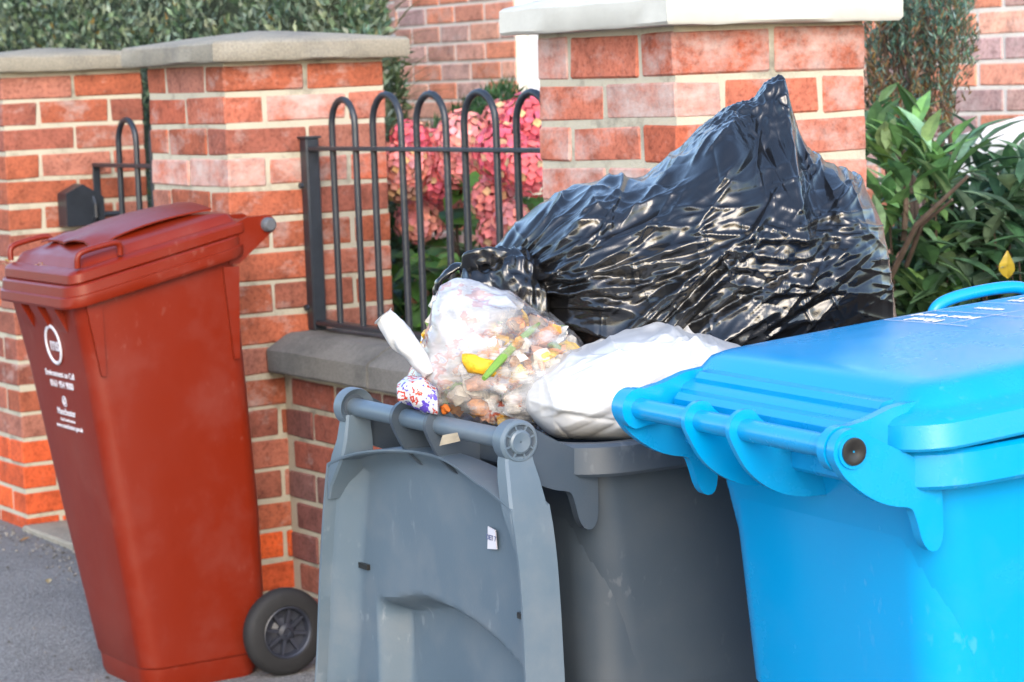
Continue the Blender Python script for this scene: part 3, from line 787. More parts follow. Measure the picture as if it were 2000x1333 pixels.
# stepped back of the lid and its hinge arms
for (xa, xb, z1) in ((.034, .066, H+.014), (.062, .105, H+.033)):
    b = MB(); b.loft([[(xa, y, H-.012), (xa, y, z1-.006), (xa+.006, y, z1), (xb, y, z1+.003), (xb+.03, y, z1-.004), (xb+.03, y, H-.012)] for y in (-.165, -.158, .158, .165)], True, True); b.build('lid_step', M['blue'], LD, 35)
for s_ in (-1, 1):
    b = MB(); b.plate(circ(0, H, .0225, 70, 250, 8)+[(.02, H-.018), (.045, H-.012), (.085, H-.012), (.088, H+.034), (.06, H+.032), (.03, H+.024)], lambda a, z_, th, s_=s_: (a, s_*.186+th, z_), .012); b.build('lid_hinge', M['blue'], LD, 35)
for s_ in (-1, 1):
    zb = lambda x: H+.024+.030*x
    y = s_*.222
    b = MB(); pts = [(.425, y, zb(.425)), (.428, y, zb(.43)+.018), (.450, y, zb(.43)+.027), (.50, y, zb(.5)+.029), (.550, y, zb(.55)+.027), (.572, y, zb(.57)+.018), (.575, y, zb(.57))]
    b.tube(chaikin(pts, 3), .0075, 12); b.build('lid_grip', M['blue'], t, 60)
def lid_z(x, y):
    x0, x1, hw = .052, .605, .238
    fx = (x-x0)/(x1-x0); kk = max(0, 1-(2*fx-1)**2)**.8*max(0, 1-(y/hw)**2)**.7
    ins = min(hw-abs(y), x-x0, x1-x)
    return interp([(.038, H+.040), (.05, H+.044), (.07, H+.0455), (.12, H+.0465), (.17, H+.047), (.215, H+.0475)], ins)+.030*x+.005*kk+.0012
def on_lid(o):
    for v in o.data.vertices: v.co.z += lid_z(v.co.x, v.co.y)
b = MB()                                   # printed panel outlines, read from the front
def pl(x0, y0, x1, y1, w_=.0016):
    n = 14; d = Vector((x1-x0, y1-y0, 0)); s_ = Vector((-d.y, d.x, 0)).normalized()*w_/2
    for q in range(n):
        p0 = Vector((x0, y0, 0))+d*(q/n); p1 = Vector((x0, y0, 0))+d*((q+1)/n)
        b.add([p0-s_, p1-s_, p1+s_, p0+s_], [(0, 1, 2, 3)])
for xx in (.315, .385, .455, .525): pl(xx, .165, xx, .02) if xx < .5 else pl(xx, .165, xx, -.12)
pl(.315, .165, .525, .165); pl(.315, .055, .525, .055); pl(.385, .02, .455, -.09); pl(.315, .055, .315, .015)
on_lid(b.build('print_frame', M['print'], t))
rotm = Matrix(((0, -1, 0, 0), (1, 0, 0, 0), (0, 0, 1, 0), (0, 0, 0, 1)))
for body, size, x, y in (('Mixed', .023, .337, .11), ('paper & card', .020, .363, .11), ('cartons', .016, .420, .105), ('envelopes', .019, .480, .105), ('cardboard', .019, .503, .105)):
    on_lid(text_mesh('lettering', body, size, Matrix.Translation((x, y, 0)) @ rotm, M['print'], t))

# ---- grey bin, lid hanging open at the back
t = thing('wheelie_bin', 'dark grey wheelie bin with its lid hanging open at the back, overfilled with bags', 'wheelie bin', (1.436, 2.443, -.03), R_(-1.8))
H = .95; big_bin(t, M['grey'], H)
for s_ in (-1, 1):
    b = MB(); n = 28; rg = []
    for q in range(n):
        a = 2*math.pi*q/n; rg.append([(r_*math.cos(a), s_*yy, H+r_*math.sin(a)) for r_, yy in ((.0235, .186), (.0245, .190), (.0245, .205), (.0215, .2085), (.0195, .2085), (.0185, .2045), (.0145, .2045), (.0135, .209), (.011, .2105), (.004, .2095), (.001, .209))])
    b.loft(rg, closed=True)
    for q in range(8):
        a = q*math.pi/4+.3; ca, sa = math.cos(a), math.sin(a)
        b.plate([(.013, -.001), (.020, -.001), (.020, .001), (.013, .001)], lambda p, g_, th, ca=ca, sa=sa, s_=s_: (p*ca-g_*sa, s_*.2055+th, H+p*sa+g_*ca), .005)
    b.build('hinge_cap', M['grey'], t, 35)
# open lid, seen from its underside; u = across, v = down from the bar, w = outwards
Lt = [(.03, .210), (.06, .222), (.08, .230), (.10, .2375), (.12, .2440), (.14, .2497), (.17, .257), (.2, .264), (.37, .296), (.52, .300), (.60, .290)]
Rt = [(.03, .214), (.06, .220), (.08, .2258), (.095, .2302), (.11, .2334), (.125, .2358), (.14, .2376), (.16, .2392), (.18, .2405), (.2, .2415), (.27, .244), (.52, .246), (.60, .240)]
XL = .020; SK = .045
def lp(u, v, w_): return (XL-w_, u, H-v)
us = sorted(set([round(x_, 5) for x_ in [i/50 for i in range(51)]+[.002*i for i in range(12)]+[.03+.006*i for i in range(16)]+[1-.002*i for i in range(12)]+[.12+.004*i for i in range(24)]+[.76+.005*i for i in range(20)]]))
vs = sorted(set([i/120 for i in range(121)]+[.0035*i for i in range(14)]+[1-.004*i for i in range(10)]))
def vtop(u): return .036+.041*(abs(u)/.24)**2.3
def hgt(u, v, ul, ur, vt):
    dl, dr, db, dt = ul-u, u+ur, .60-v, v-vt
    w_ = SK*(1-sst(.004, .007, dl))*1.0
    w_ = max(w_, .030*(1-sst(.003, .042, dl))**1.6)
    w_ = max(w_, SK*(1-sst(.004, .008, dr)), .016*(1-sst(.003, .03, dr))**1.6)
    w_ = max(w_, SK*(1-sst(.004, .008, db)), .016*(1-sst(.003, .03, db))**1.6)
    sk = SK*(.55+.45*sst(.0, .16, abs(u)))
    w_ = max(w_, sk*(1-sst(.0035, .0065, dt)), .016*(1-sst(.003, .03, dt))**1.6)
    va = .222+.055*max(0, (.06-u)/.24)**2.2+.022*sst(.06, .19, u)
    ins = min(sst(.198+.012*(v-.2), .172+.012*(v-.2), u), sst(-.192, -.165, u))*sst(va-.002, va+.024, v)*sst(.56, .54, v)
    w_ -= .040*ins
    w_ += .0035*ins*math.sin((u+.1)*26)*sst(.25, .4, v)
    w_ += .004*math.exp(-((u-.12)/.02)**2)*sst(.13, .16, v)*sst(.20, .17, v)*0
    return w_+.0016*noise.noise(Vector((u*9, v*9, 2)))
V = []; F = []; nu = len(us); WH = []
for v_ in vs:
    for s_ in us:
        ug = lerp(.24, -.235, s_); vt = vtop(ug); v = lerp(vt, .60, v_)
        ul, ur = interp(Lt, v), interp(Rt, v); u = lerp(ul, -ur, s_); vt = vtop(u); v = lerp(vt, .60, v_)
        w_ = hgt(u, v, ul, ur, vt); WH.append(w_); V.append(lp(u, v, w_))
for j in range(len(vs)-1):
    for i in range(nu-1): F.append((j*nu+i, j*nu+i+1, (j+1)*nu+i+1, (j+1)*nu+i))
n0 = len(V)                                 # outer skin, giving the shell its thickness
V += [(XL+.005-min(0, w_), p[1], p[2]) for p, w_ in zip(V[:n0], WH)]
F += [(n0+a, n0+d_, n0+c_, n0+b_) for a, b_, c_, d_ in F[:]]
per = [i for i in range(nu)]+[j*nu+nu-1 for j in range(1, len(vs))]+[(len(vs)-1)*nu+i for i in range(nu-2, -1, -1)]+[j*nu for j in range(len(vs)-2, 0, -1)]
for k in range(len(per)):
    a, c_ = per[k], per[(k+1) % len(per)]; F.append((a, n0+a, n0+c_, c_))
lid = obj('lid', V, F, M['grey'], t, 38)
for s_, rows in ((1, [(.008, .184, .2035, -.016, .016), (.022, .184, .207, -.018, .016), (.04, .184, .209, -.021, .018), (.06, .188, .219, -.024, .020), (.08, .204, .2285, -.0245, .022), (.10, .222, .2355, -.0240, .023), (.12, .234, .2395, -.022, .022)]),
                 (-1, [(.008, .184, .2035, -.016, .016), (.022, .185, .2075, -.019, .016), (.04, .189, .215, -.022, .018), (.06, .196, .2215, -.0245, .020), (.08, .206, .2270, -.0258, .022), (.10, .218, .2306, -.0252, .0235), (.12, .226, .2325, -.0235, .0235), (.14, .231, .2335, -.020, .022)])):
    # curved arm from the hinge knuckle into the lid's side skirt
    b = MB(); rg = []
    for vv, ua, ub, xf, xb in rows:
        c_ = min(.003, (ub-ua)*.3)
        rg.append([(xf+c_, s_*ua, H-vv), (xb, s_*ua, H-vv), (xb, s_*ub, H-vv), (xf+c_, s_*ub, H-vv), (xf, s_*(ub-c_), H-vv), (xf, s_*(ua+c_), H-vv)])
    b.loft(rg, True, True); b.build('lid_arm', M['grey'], lid, 24)
b = MB()
b.box((XL-.050, .150, H-.52), (XL-.012, .262, H-.365), .010); b.build('lid_grip', M['grey'], lid)
for (u, v) in ((.222, .209), (-.172, .206)):
    b = MB(); b.box((XL-.0045, u-.012, H-v-.004), (XL+.002, u+.012, H-v+.003), 0); b.build('slot', M['dark_cap'], lid)
b = MB(); b.plate([(-.098, .811), (-.121, .814), (-.119, .836), (-.101, .838)], lambda u, z_, th: (XL-.0035+th+.06*(u+.098), u, z_), .0015)
stk = b.build('sticker', M['print'], lid)
text_mesh('lettering', 'DET 7', .0085, Matrix.Translation((XL-.0056, -.110, .823)) @ Matrix(((0, 0, -1, 0), (-1, 0, 0, 0), (0, 1, 0, 0), (0, 0, 0, 1))), M['ink'], stk, .0002)

# ------------------------------------------------------------------ bags
RH = Vector((math.cos(TH), -math.sin(TH), 0)); FH = Vector((math.sin(TH), math.cos(TH), 0))
def ridged(p, s=1.0): return 1-2*abs(noise.noise(p*s))
def make_folds(spec, seed):
    """straight tension folds: (start box, angle range, length range, width range, height range, count)"""
    g = random.Random(seed); out = []
    for (p0, p1, z0, z1), (a0, a1), (l0, l1), (w0, w1), (h0, h1), n in spec:
        for _ in range(n):
            out.append((g.uniform(p0, p1), g.uniform(z0, z1), R_(g.uniform(a0, a1)), g.uniform(l0, l1), g.uniform(w0, w1), g.uniform(h0, h1)*g.choice((1, 1, 1, -.8)), g.uniform(-.5, .5)))
    return out
def fold_field(P, Z, folds):
    T = np.zeros_like(P)
    for p, z, a, L_, w_, h, cv in folds:
        dx, dz = P-p, Z-z; c, s_ = math.cos(a), math.sin(a)
        l = dx*c+dz*s_; t = -dx*s_+dz*c-cv*l*l
        along = np.clip(l/(.16*L_), 0, 1)*np.clip((L_-l)/(.5*L_), 0, 1)
        ww = np.maximum(w_, .0020)*(.65+.8*np.clip(l/L_, 0, 1))
        T += h*along*np.exp(-(np.sqrt(t*t+.0009**2)-.0009)/np.where(t > 0, ww, ww*.65))
    return T
def blob(name, mat, parent, D, top, bot, wid, P0, P1, nP, nA, disp, qc=lambda p: 0, narrow=lambda p: 0, ex=.85, smooth=180, colf=None, folds=None):
    V = []; F = []; Cc = []; PZ = []; NV = []
    for i in range(nP+1):
        p = lerp(P0, P1, i/nP); zt, zb, wd = smooth_interp(top, p, .004), smooth_interp(bot, p), smooth_interp(wid, p, .03)
        e_ = min(1, (i+.01)/(.04*nP))**.5*min(1, (nP-i+.01)/(.04*nP))**.5
        for k in range(nA):
            a = 2*math.pi*k/nA; sa, ca = math.sin(a), math.cos(a)
            zz = math.copysign(abs(sa)**ex, sa); qq = math.copysign(abs(ca)**ex, ca)
            nar = 1-narrow(p)*sst(.0, 1, zz)
            z = (zt+zb)/2+(zt-zb)/2*zz*(.6+.4*e_); q = qc(p)+wd*qq*nar*e_
            nv = Vector((0, ca*(zt-zb), sa*wd*2)).normalized()
            d = disp(p, q, z, a)*e_
            V.append(RH*p+FH*(D+q+nv.y*d)+Vector((0, 0, z+nv.z*d)))
            if folds: PZ.append((p, z, e_)); NV.append(FH*nv.y+Vector((0, 0, nv.z)))
            if colf: Cc.append(colf(p, q, z, a))
    if folds:
        A = np.array(PZ); dd = fold_field(A[:, 0], A[:, 1], folds)*A[:, 2]
        V = (np.array([tuple(v) for v in V])+np.array([tuple(v) for v in NV])*dd[:, None]).tolist()
    for i in range(nP):
        for k in range(nA): F.append((i*nA+k, i*nA+(k+1) % nA, (i+1)*nA+(k+1) % nA, (i+1)*nA+k))
    F.append(tuple(range(nA))[::-1]); F.append(tuple(nP*nA+k for k in range(nA)))
    return obj(name, V, F, mat, parent, smooth, Cc if colf else None)
def bagmat(name, c, rough, bstr, bscale=(40, 40, 40)):
    ma, n, b = newmat(name); v = coord(n)
    a1 = noise_n(n, 1, 5, .6, mapping(n, v, bscale, (.3, .5, -TH)))
    a2 = noise_n(n, 55, 4, .55, v)
    ad = N(n, 'ShaderNodeMath', operation='ADD'); n.links.new(a1.outputs[0], ad.inputs[0]); n.links.new(a2.outputs[0], ad.inputs[1])
    bump(n, b, ad.outputs[0], bstr, .006)
    t_ = noise_n(n, 6, 3, .5, v)
    col = ramp(n, t_.outputs[0], [(.3, tuple(x*.8 for x in c)), (.7, tuple(min(1, x*1.2) for x in c))])
    n.links.new(col.outputs[0], b.inputs['Base Color']); b.inputs['Roughness'].default_value = rough
    return ma
M['black_bag'] = bagmat('black_polythene', (.005, .005, .0055), .23, .05, (8, 70, 70))
M['black_bag'].node_tree.nodes['Principled BSDF'].inputs['Specular IOR Level'].default_value = .75
M['white_bag'] = bagmat('white_carrier_plastic', (.46, .465, .47), .36, .12, (14, 50, 50))

# black sack, lying with its knot to the left and a pulled-up corner at the top right
bt = [(-.04, 1.055), (-.021, 1.105), (.005, 1.127), (.041, 1.158), (.089, 1.183), (.126, 1.190), (.17, 1.187), (.179, 1.188), (.208, 1.211), (.233, 1.233), (.265, 1.257), (.284, 1.269), (.305, 1.272), (.316, 1.273), (.324, 1.280), (.331, 1.294), (.340, 1.299), (.350, 1.306), (.3585, 1.306), (.364, 1.262), (.375, 1.232), (.394, 1.203), (.424, 1.188), (.454, 1.166), (.469, 1.137), (.478, 1.085), (.489, 1.02), (.494, .98)]
bb_ = [(-.04, 1.03), (0, 1.020), (.03, 1.0), (.06, .975), (.09, .955), (.13, .93), (.25, .91), (.40, .915), (.47, .935), (.494, .96)]
bw = [(-.04, .02), (0, .06), (.04, .11), (.10, .16), (.2, .19), (.32, .20), (.42, .18), (.47, .13), (.494, .06)]
def bdisp(p, q, z, a):
    d = .013*noise.noise(Vector((p*5, q*5, z*6+4)))+.007*noise.noise(Vector((p*11, q*11, z*12)))
    ang = math.atan2(z-1.05, p+.05); rho = math.hypot(z-1.05, p+.05)
    d += (1-sst(.04, .18, p))*sst(.03, .1, rho)*.006*ridged(Vector((ang*12, rho*3.0, q*5+5)))
    an3 = math.atan2(p-.345, 1.33-z); rh3 = math.hypot(p-.345, 1.33-z)     # cloth gathered at the pulled-up corner
    d += sst(1.10, 1.2, z)*sst(.15, .28, p)*.004*ridged(Vector((an3*3.4, rh3*4, q*6+1)))*sst(0.01, .12, rh3)
    ear = sst(1.215, 1.27, z)
    d += ear*(.0045*ridged(Vector((p*46, q*60, z*22)))+.0025*ridged(Vector((p*95, q*90, z*60))))
    d += (1-ear)*.0016*ridged(Vector((p*30, q*30, z*42+p*20)))*sst(.45, .6, .5+.5*noise.noise(Vector((p*7, q*7, z*7))))
    w4 = sst(.02, .08, p)*(1-sst(.18, .30, p))*sst(1.09, 1.14, z)
    d += w4*.006*ridged(Vector((p*15, q*15, z*20)))
    return d
BF = make_folds([((-.02, .03, 1.03, 1.09), (-16, 42), (.14, .34), (.004, .009), (.004, .009), 26),
                 ((-.01, .03, 1.02, 1.09), (-12, 38), (.08, .22), (.0018, .0035), (.0012, .003), 40),
                 ((.08, .22, .93, 1.00), (14, 46), (.15, .36), (.004, .009), (.004, .010), 20),
                 ((.10, .36, .93, 1.06), (22, 48), (.07, .20), (.0018, .004), (.0015, .004), 60),
                 ((.10, .30, .935, .97), (-4, 14), (.10, .26), (.003, .006), (.003, .006), 14),
                 ((.20, .40, 1.05, 1.14), (-14, 10), (.08, .20), (.002, .006), (.002, .006), 22),
                 ((.31, .39, 1.20, 1.28), (-125, -60), (.06, .16), (.003, .007), (.002, .006), 9),
                 ((.04, .28, 1.08, 1.22), (10, 60), (.06, .14), (.002, .006), (.002, .006), 34),
                 ((.0, .46, .95, 1.2), (-180, 180), (.03, .07), (.0015, .004), (.001, .0025), 90), ((.24, .44, 1.02, 1.2), (-40, 60), (.05, .16), (.0018, .004), (.0015, .0045), 60), ((.0, .2, 1.03, 1.16), (-5, 45), (.06, .16), (.0015, .004), (.0015, .004), 50)], 11)
t = thing('rubbish_bag', 'large shiny black rubbish sack lying on top of the grey bin, knotted at its left', 'rubbish bag', tuple(RH*.2+FH*3.08+Vector((0, 0, .91))))
def place(o):                                   # mesh was laid out in world space
    o.parent = t; o.matrix_parent_inverse = Matrix.Translation(-t.location); return o
place(blob('sack', M['black_bag'], None, 3.08, bt, bb_, bw, -.04, .494, 860, 520, bdisp, folds=BF, narrow=lambda p: .62*sst(.26, .345, p)*(1-sst(.36, .42, p))+.10, ex=.9))
def loop(pts, r, nz, flat=.4):
    b = MB(); P = []
    for i in range(len(pts)):
        p0, p1 = Vector(pts[i]), Vector(pts[(i+1) % len(pts)])
        for k in range(8): P.append(p0.lerp(p1, k/8))
    for _ in range(3): P = [(P[i-1]+P[i]*2+P[(i+1) % len(P)])/4 for i in range(len(P))]
    Q = [RH*a.x+FH*(3.0+a.y)+Vector((0, 0, a.z)) for a in P]
    rr = [r*(.75+.6*abs(noise.noise(Vector((i*.23, nz, 0))))) for i in range(len(Q))]
    n_ = len(b.V); b.tube(Q, rr, 22, closed=True, flat=flat)
    b.V = [tuple(Vector(v)+Vector((0, 0, 1))*.004*ridged(Vector(v)*42)+FH*.003*ridged(Vector(v)*70)) for v in b.V]
    return b
place(loop([(-.094, .0, 1.052), (-.088, -.01, 1.075), (-.066, -.012, 1.090), (-.044, 0, 1.088), (-.034, .01, 1.072), (-.05, .0, 1.060), (-.075, -.01, 1.052)], .0105, 1).build('tie_loop', M['black_bag'], None, 60))
place(loop([(-.055, -.02, 1.078), (-.045, -.035, 1.102), (-.02, -.04, 1.105), (.0, -.03, 1.09), (-.01, -.02, 1.070), (-.035, -.02, 1.066)], .013, 4).build('tie_loop', M['black_bag'], None, 60))
def kd(p, q, z, a): return .010*ridged(Vector((p*26, q*30, z*34)))+.005*ridged(Vector((p*60, q*60, z*70)))
place(blob('knot', M['black_bag'], None, 2.985, [(-.062, 1.074), (-.04, 1.09), (-.01, 1.105), (.02, 1.10), (.05, 1.07)], [(-.062, 1.058), (-.03, 1.045), (0, 1.028), (.03, 1.005), (.05, 1.01)], [(-.062, .015), (-.02, .04), (.02, .05), (.05, .03)], -.062, .05, 90, 80, kd))

# clear bag of food waste
def filmmat():
    ma, n, b = newmat('printed_clear_film'); v = coord(n)
    at = N(n, 'ShaderNodeAttribute', attribute_name='bcol')
    st = noise_n(n, 1, 4, .6, mapping(n, v, (16, 16, 60), (.4, .9, 0)))
    # print: red / blue / purple flecks and bands on milky film
    vo = noise_n(n, 26, 3, .6, mapping(n, v, (1, 1, 1.6), (.2, .5, .1)))
    pr = ramp(n, vo.outputs[0], [(.40, (.40, .41, .44)), (.55, (.40, .41, .44)), (.565, (.34, .04, .03)), (.61, (.38, .09, .05)), (.63, (.40, .41, .44)), (.66, (.10, .08, .30)), (.70, (.36, .37, .42))])
    c = mixc(n, at.outputs['Alpha'], (.40, .41, .43), pr.outputs[0])
    n.links.new(c, b.inputs['Base Color']); b.inputs['Roughness'].default_value = .22
    bump(n, b, st.outputs[0], .5, .005)
    tr = N(n, 'ShaderNodeBsdfTransparent')
    ms = noise_n(n, 22, 4, .6, mapping(n, v, (1, 1, 2.2), (.4, .8, 0)))
    dn = ramp(n, ms.outputs[0], [(.44, (0, 0, 0)), (.68, (.5, .5, .5))])
    ad = N(n, 'ShaderNodeMath', operation='ADD', use_clamp=True)
    sep = N(n, 'ShaderNodeSeparateColor'); n.links.new(at.outputs['Color'], sep.inputs[0])
    n.links.new(dn.outputs[0], ad.inputs[0]); n.links.new(sep.outputs[0], ad.inputs[1])
    mx = N(n, 'ShaderNodeMixShader'); n.links.new(ad.outputs[0], mx.inputs[0])
    n.links.new(tr.outputs[0], mx.inputs[1]); n.links.new(b.outputs[0], mx.inputs[2])
    n.links.new(mx.outputs[0], n.nodes['Material Output'].inputs[0]); return ma
M['film'] = filmmat()
M['scraps'] = brickmat('food_scraps', .5)
Dc = 2.90
t = thing('food_waste_bag', 'clear printed plastic bag of food scraps with a white twisted tail, under the black sack', 'rubbish bag', tuple(FH*Dc+Vector((0, 0, .91))))
ct = [(-.135, .958), (-.118, .985), (-.104, 1.010), (-.095, 1.045), (-.084, 1.070), (-.062, 1.078), (-.035, 1.072), (0, 1.062), (.03, 1.045), (.065, 1.018), (.095, .985), (.108, .96)]
cb = [(-.135, .94), (-.11, .928), (-.08, .915), (-.03, .902), (.0, .90), (.06, .905), (.108, .92)]
cw = [(-.135, .02), (-.11, .06), (-.07, .095), (0, .11), (.06, .10), (.108, .05)]
def cd(p, q, z, a): return .006*ridged(Vector((p*20+z*16, q*12, z*20)))+.003*ridged(Vector((p*45, q*40, z*60)))+.008*noise.noise(Vector((p*14, q*14, z*14)))
def ccol(p, q, z, a):
    milky = .50*sst(.0, .07, (z-.995)-(p+.02)*.9)
    if p < -.105: milky = max(milky, .7)
    pr = 1.0 if (z < .955 and p > -.03) or p < -.10 else .35
    return (.20+milky, 0, 0, pr)
place(blob('film', M['film'], None, Dc, ct, cb, cw, -.135, .108, 170, 130, cd, colf=ccol))
b = MB()
pal = [((.62, .50, .36), 5), ((.66, .60, .50), 5), ((.66, .28, .08), 4), ((.72, .46, .04), 4), ((.24, .38, .10), 3), ((.42, .26, .14), 1), ((.66, .35, .22), 3), ((.75, .73, .70), 4), ((.55, .13, .08), 1)]
bag_p = [c_ for c_, n_ in pal for _ in range(n_)]
def chunk(b, c, s_, col):
    bm = bmesh.new(); bmesh.ops.create_icosphere(bm, subdivisions=2, radius=1)
    rot = Matrix.Rotation(rnd.uniform(0, 6.28), 3, rv()); sc_ = Vector((rnd.uniform(.6, 1.5), rnd.uniform(.5, 1.1), rnd.uniform(.4, .9)))*s_
    V = []; off = rv()*9
    for v in bm.verts:
        q = Vector([v.co[k]*sc_[k] for k in range(3)])*(1+.7*noise.noise(v.co*1.9+off)); V.append(c+rot @ q)
    b.add(V, [tuple(v.index for v in f.verts) for f in bm.faces], col); bm.free()
for i in range(560):
    p = rnd.uniform(-.105, .100); zt, zb, wd = interp(ct, p)-.010, interp(cb, p)+.006, interp(cw, p)-.010
    a = rnd.uniform(0, 6.28); rr = rnd.uniform(.5, .95)
    z = (zt+zb)/2+(zt-zb)/2*math.sin(a)*rr; q = wd*math.cos(a)*rr
    cc = rnd.choice(bag_p); k = rnd.uniform(.75, 1.2)*.95
    c = RH*p+FH*(Dc+q)+Vector((0, 0, z))
    if rnd.random() < .85 or abs(p) > .085 or rr > .8 or z < .94: chunk(b, c, rnd.uniform(.007, .017), (cc[0]*k, cc[1]*k, cc[2]*k, 0))
    else: leaf(b, c, rv(), rv(), rnd.uniform(.015, .028), rnd.uniform(.008, .02), (cc[0]*k, cc[1]*k, cc[2]*k, 0), droop=rnd.uniform(0, .6), fold=.4, n=4)
def at3(px, py, D):
    d = Fv+Rv*((px-1000)/4715)-Uv*((py-666.5)/4715); return Vector((0, 0, CAMH))+d*D
place(b.build('food_scraps', M['scraps'], None, 60, color=True))
b = MB(); P = [at3(945+i*13.5, 740-i*13.5-5*math.sin(i*.4), 2.775+.012*i) for i in range(9)]
b.tube(P, [.003, .0045, .005, .005, .005, .0045, .0045, .004, .002], 8); place(b.build('green_stalk', plain('celery_green', (.14, .27, .04), .5), None, 40))
for px, py, dd, r_, cc in ((940, 715, 2.815, .017, (.55, .30, .015, 0)), (1010, 672, 2.83, .010, (.50, .25, .02, 0)), (870, 800, 2.83, .008, (.50, .13, .02, 0))):
    b = MB(); chunk(b, at3(px, py, dd), r_, cc); place(b.build('peel', M['scraps'], None, 60, color=True))
def td(p, q, z, a): return .003*ridged(Vector((p*60, q*30, z*24)))
b = MB(); P = [at3(x, y, 2.84) for x, y in ((838, 735), (822, 712), (805, 690), (788, 668), (772, 648), (758, 632), (747, 620))]
P = chaikin(P, 2); b.tube(P, [interp([(0, .008), (.2, .012), (.5, .0155), (.8, .0145), (.92, .012), (1, .0155)], i/(len(P)-1)) for i in range(len(P))], 36, flat=.9)
b.V = [tuple(Vector(v)+Vector((.4, .3, .6))*.005*ridged(Vector((v[0]*70+v[2]*40, v[1]*70, v[2]*30)))) for v in b.V]
place(b.build('twisted_tail', M['white_bag'], None, 60))
M['wrapper'] = None
def wrapper():
    ma, n, b = newmat('printed_bread_wrapper'); v = coord(n)
    t_ = noise_n(n, 60, 3, .6, v)
    c = ramp(n, t_.outputs[0], [(.3, (.07, .04, .30)), (.42, (.10, .07, .34)), (.44, (.40, .41, .45)), (.54, (.42, .43, .46)), (.56, (.36, .04, .025)), (.62, (.36, .05, .03)), (.64, (.42, .43, .46))])
    c.color_ramp.interpolation = 'CONSTANT'
    n.links.new(c.outputs[0], b.inputs['Base Color']); b.inputs['Roughness'].default_value = .25
    bump(n, b, noise_n(n, 50, 4, .6, v).outputs[0], .4, .006); return ma
M['wrapper'] = wrapper()
place(blob('printed_neck', M['wrapper'], None, 2.82, [(-.138, .965), (-.125, .975), (-.105, .973), (-.088, .958)], [(-.138, .955), (-.12, .945), (-.105, .936), (-.088, .932)], [(-.138, .01), (-.12, .025), (-.088, .03)], -.138, -.088, 50, 50, lambda p, q, z, a: .004*ridged(Vector((p*50, q*50, z*60)))))

# white carrier bag
t = thing('carrier_bag', 'crumpled white plastic carrier bag in the grey bin, below the black sack', 'carrier bag', tuple(RH*.13+FH*2.78+Vector((0, 0, .9))))
Dw = 2.83
wt = [(.004, .958), (.02, .974), (.05, .990), (.085, .998), (.115, 1.008), (.15, 1.013), (.18, 1.012), (.21, 1.006), (.24, 1.003), (.27, .994), (.31, .970), (.33, .95)]
wb = [(.004, .95), (.015, .925), (.04, .895), (.3, .89), (.33, .92)]
ww = [(.004, .02), (.03, .075), (.1, .11), (.2, .12), (.29, .10), (.33, .04)]
def wd_(p, q, z, a): return .007*noise.noise(Vector((p*9, q*9, z*12)))+.002*noise.noise(Vector((p*22, q*22, z*30)))
WF = make_folds([((.20, .27, .99, 1.02), (150, 215), (.08, .24), (.0018, .005), (.0018, .0050), 40), ((.01, .05, .93, .98), (-10, 50), (.06, .2), (.0018, .005), (.0015, .0042), 30),
                 ((.24, .27, .97, 1.01), (-50, 20), (.03, .08), (.002, .004), (.002, .004), 10), ((.02, .28, .92, 1.0), (-180, 180), (.02, .07), (.0015, .003), (.001, .002), 30)], 5)
place(blob('bag_body', M['white_bag'], None, Dw, wt, wb, ww, .004, .33, 240, 220, wd_, ex=.8, folds=WF))
b = MB(); c = RH*.262+FH*2.78+Vector((0, 0, .992))
for i in range(5): leaf(b, c+rv()*.003, Vector((rnd.gauss(0, .4), rnd.gauss(0, .4), 1)), rv(), .007, .005, (1, 1, 1, 0), n=3)
place(b.build('torn_handle', M['white_bag'], None))
M['red_print'] = plain('red_print', (.70, .20, .17), .5, bumps=0)

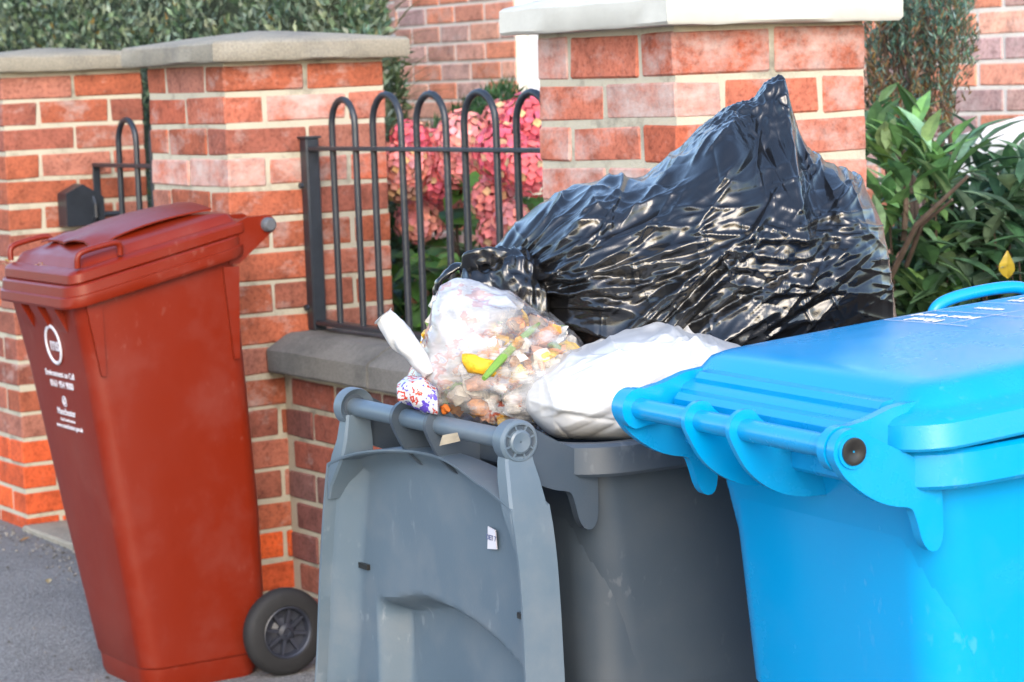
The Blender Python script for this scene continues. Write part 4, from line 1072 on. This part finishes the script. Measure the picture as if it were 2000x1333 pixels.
# odd bits: scrap of card under the bar, dry leaves on the brown lid
b = MB(); b.plate([(.0, 0), (.024, .004), (.021, .014), (.004, .012)], lambda a, z_, th: tuple(RH*(-.087+a)+FH*(2.72+th+a*.2)+Vector((0, 0, .909+z_))), .001)
o = b.build('paper_scrap', plain('card', (.20, .18, .14), .8, vary=.3, nscale=60)); tag(o, 'small torn scrap of cream card caught under the grey bin handle bar', 'paper scrap')
for (px, py, lab) in ((75, 520, 'larger curled dry leaf scrap on the front ledge of the brown bin'), (15, 515, 'smaller dry leaf scrap at the left end of the brown bin front ledge')):
    b = MB(); p = at3(px, py, 5.40)
    for i in range(4): leaf(b, p+rv()*.006, Vector((rnd.gauss(0, 1), rnd.gauss(0, 1), .3)), Vector((0, 0, 1)), .02, .009, cj((.62, .42, .16), .2), n=3)
    tag(b.build('dry_leaf', M['leaf'], None, color=True), lab, 'leaf', 'dry leaf scraps on the brown bin')

b = MB()
for i in range(900):
    if rnd.random() < .55: x = 2.64-abs(rnd.gauss(0, .07)); y = rnd.uniform(5.3, 7.6)
    elif rnd.random() < .5: x = 2.76-abs(rnd.gauss(0, .12)); y = rnd.uniform(4.2, 5.4)
    else: x = rnd.uniform(1.5, 2.6); y = rnd.uniform(4.6, 7.8)
    z = -.03+.03*sst(5.3, 6.9, y); q = rnd.uniform(.002, .007); c = Vector((x, y, z+q*.3)); k = rnd.uniform(.06, .3)
    P = [c+Vector((q*math.cos(a), q*math.sin(a), 0)) for a in (0, 1.3, 2.5, 3.9, 5.1)]+[c+Vector((0, 0, q*.7))]
    b.add(P, [(j, (j+1) % 5, 5) for j in range(5)], (k, k*.93, k*.82, 0))
tag(b.build('loose_grit', M['brick'], None, color=True), 'loose grit and mortar crumbs along the foot of the walls', 'grit', kind='stuff')

for k, (px, py, lab) in enumerate(((40, 1075, 'small fallen leaf on the pavement by the left pillar foot'), (95, 1150, 'pale dry leaf on the pavement beside the brown bin'), (590, 1290, 'curled dead leaf on the pavement next to the brown bin wheel'))):
    d = Fv+Rv*((px-1000)/4715)-Uv*((py-666.5)/4715); p = Vector((0, 0, CAMH))+d*((-.024-CAMH)/d.z); p.z = -.027+.03*sst(5.3, 6.9, p.y)
    b = MB(); a = 1.1*k; leaf(b, p, Vector((math.cos(a), math.sin(a), .12)), Vector((0, 0, 1)), (.035, .028, .04)[k], (.02, .018, .022)[k], ((.24, .13, .05), (.38, .30, .16), (.16, .09, .04))[k]+(0,), droop=-.15, fold=.4, n=5)
    tag(b.build('fallen_leaf', M['leaf'], None, color=True), lab, 'leaf', 'leaves fallen on the pavement')
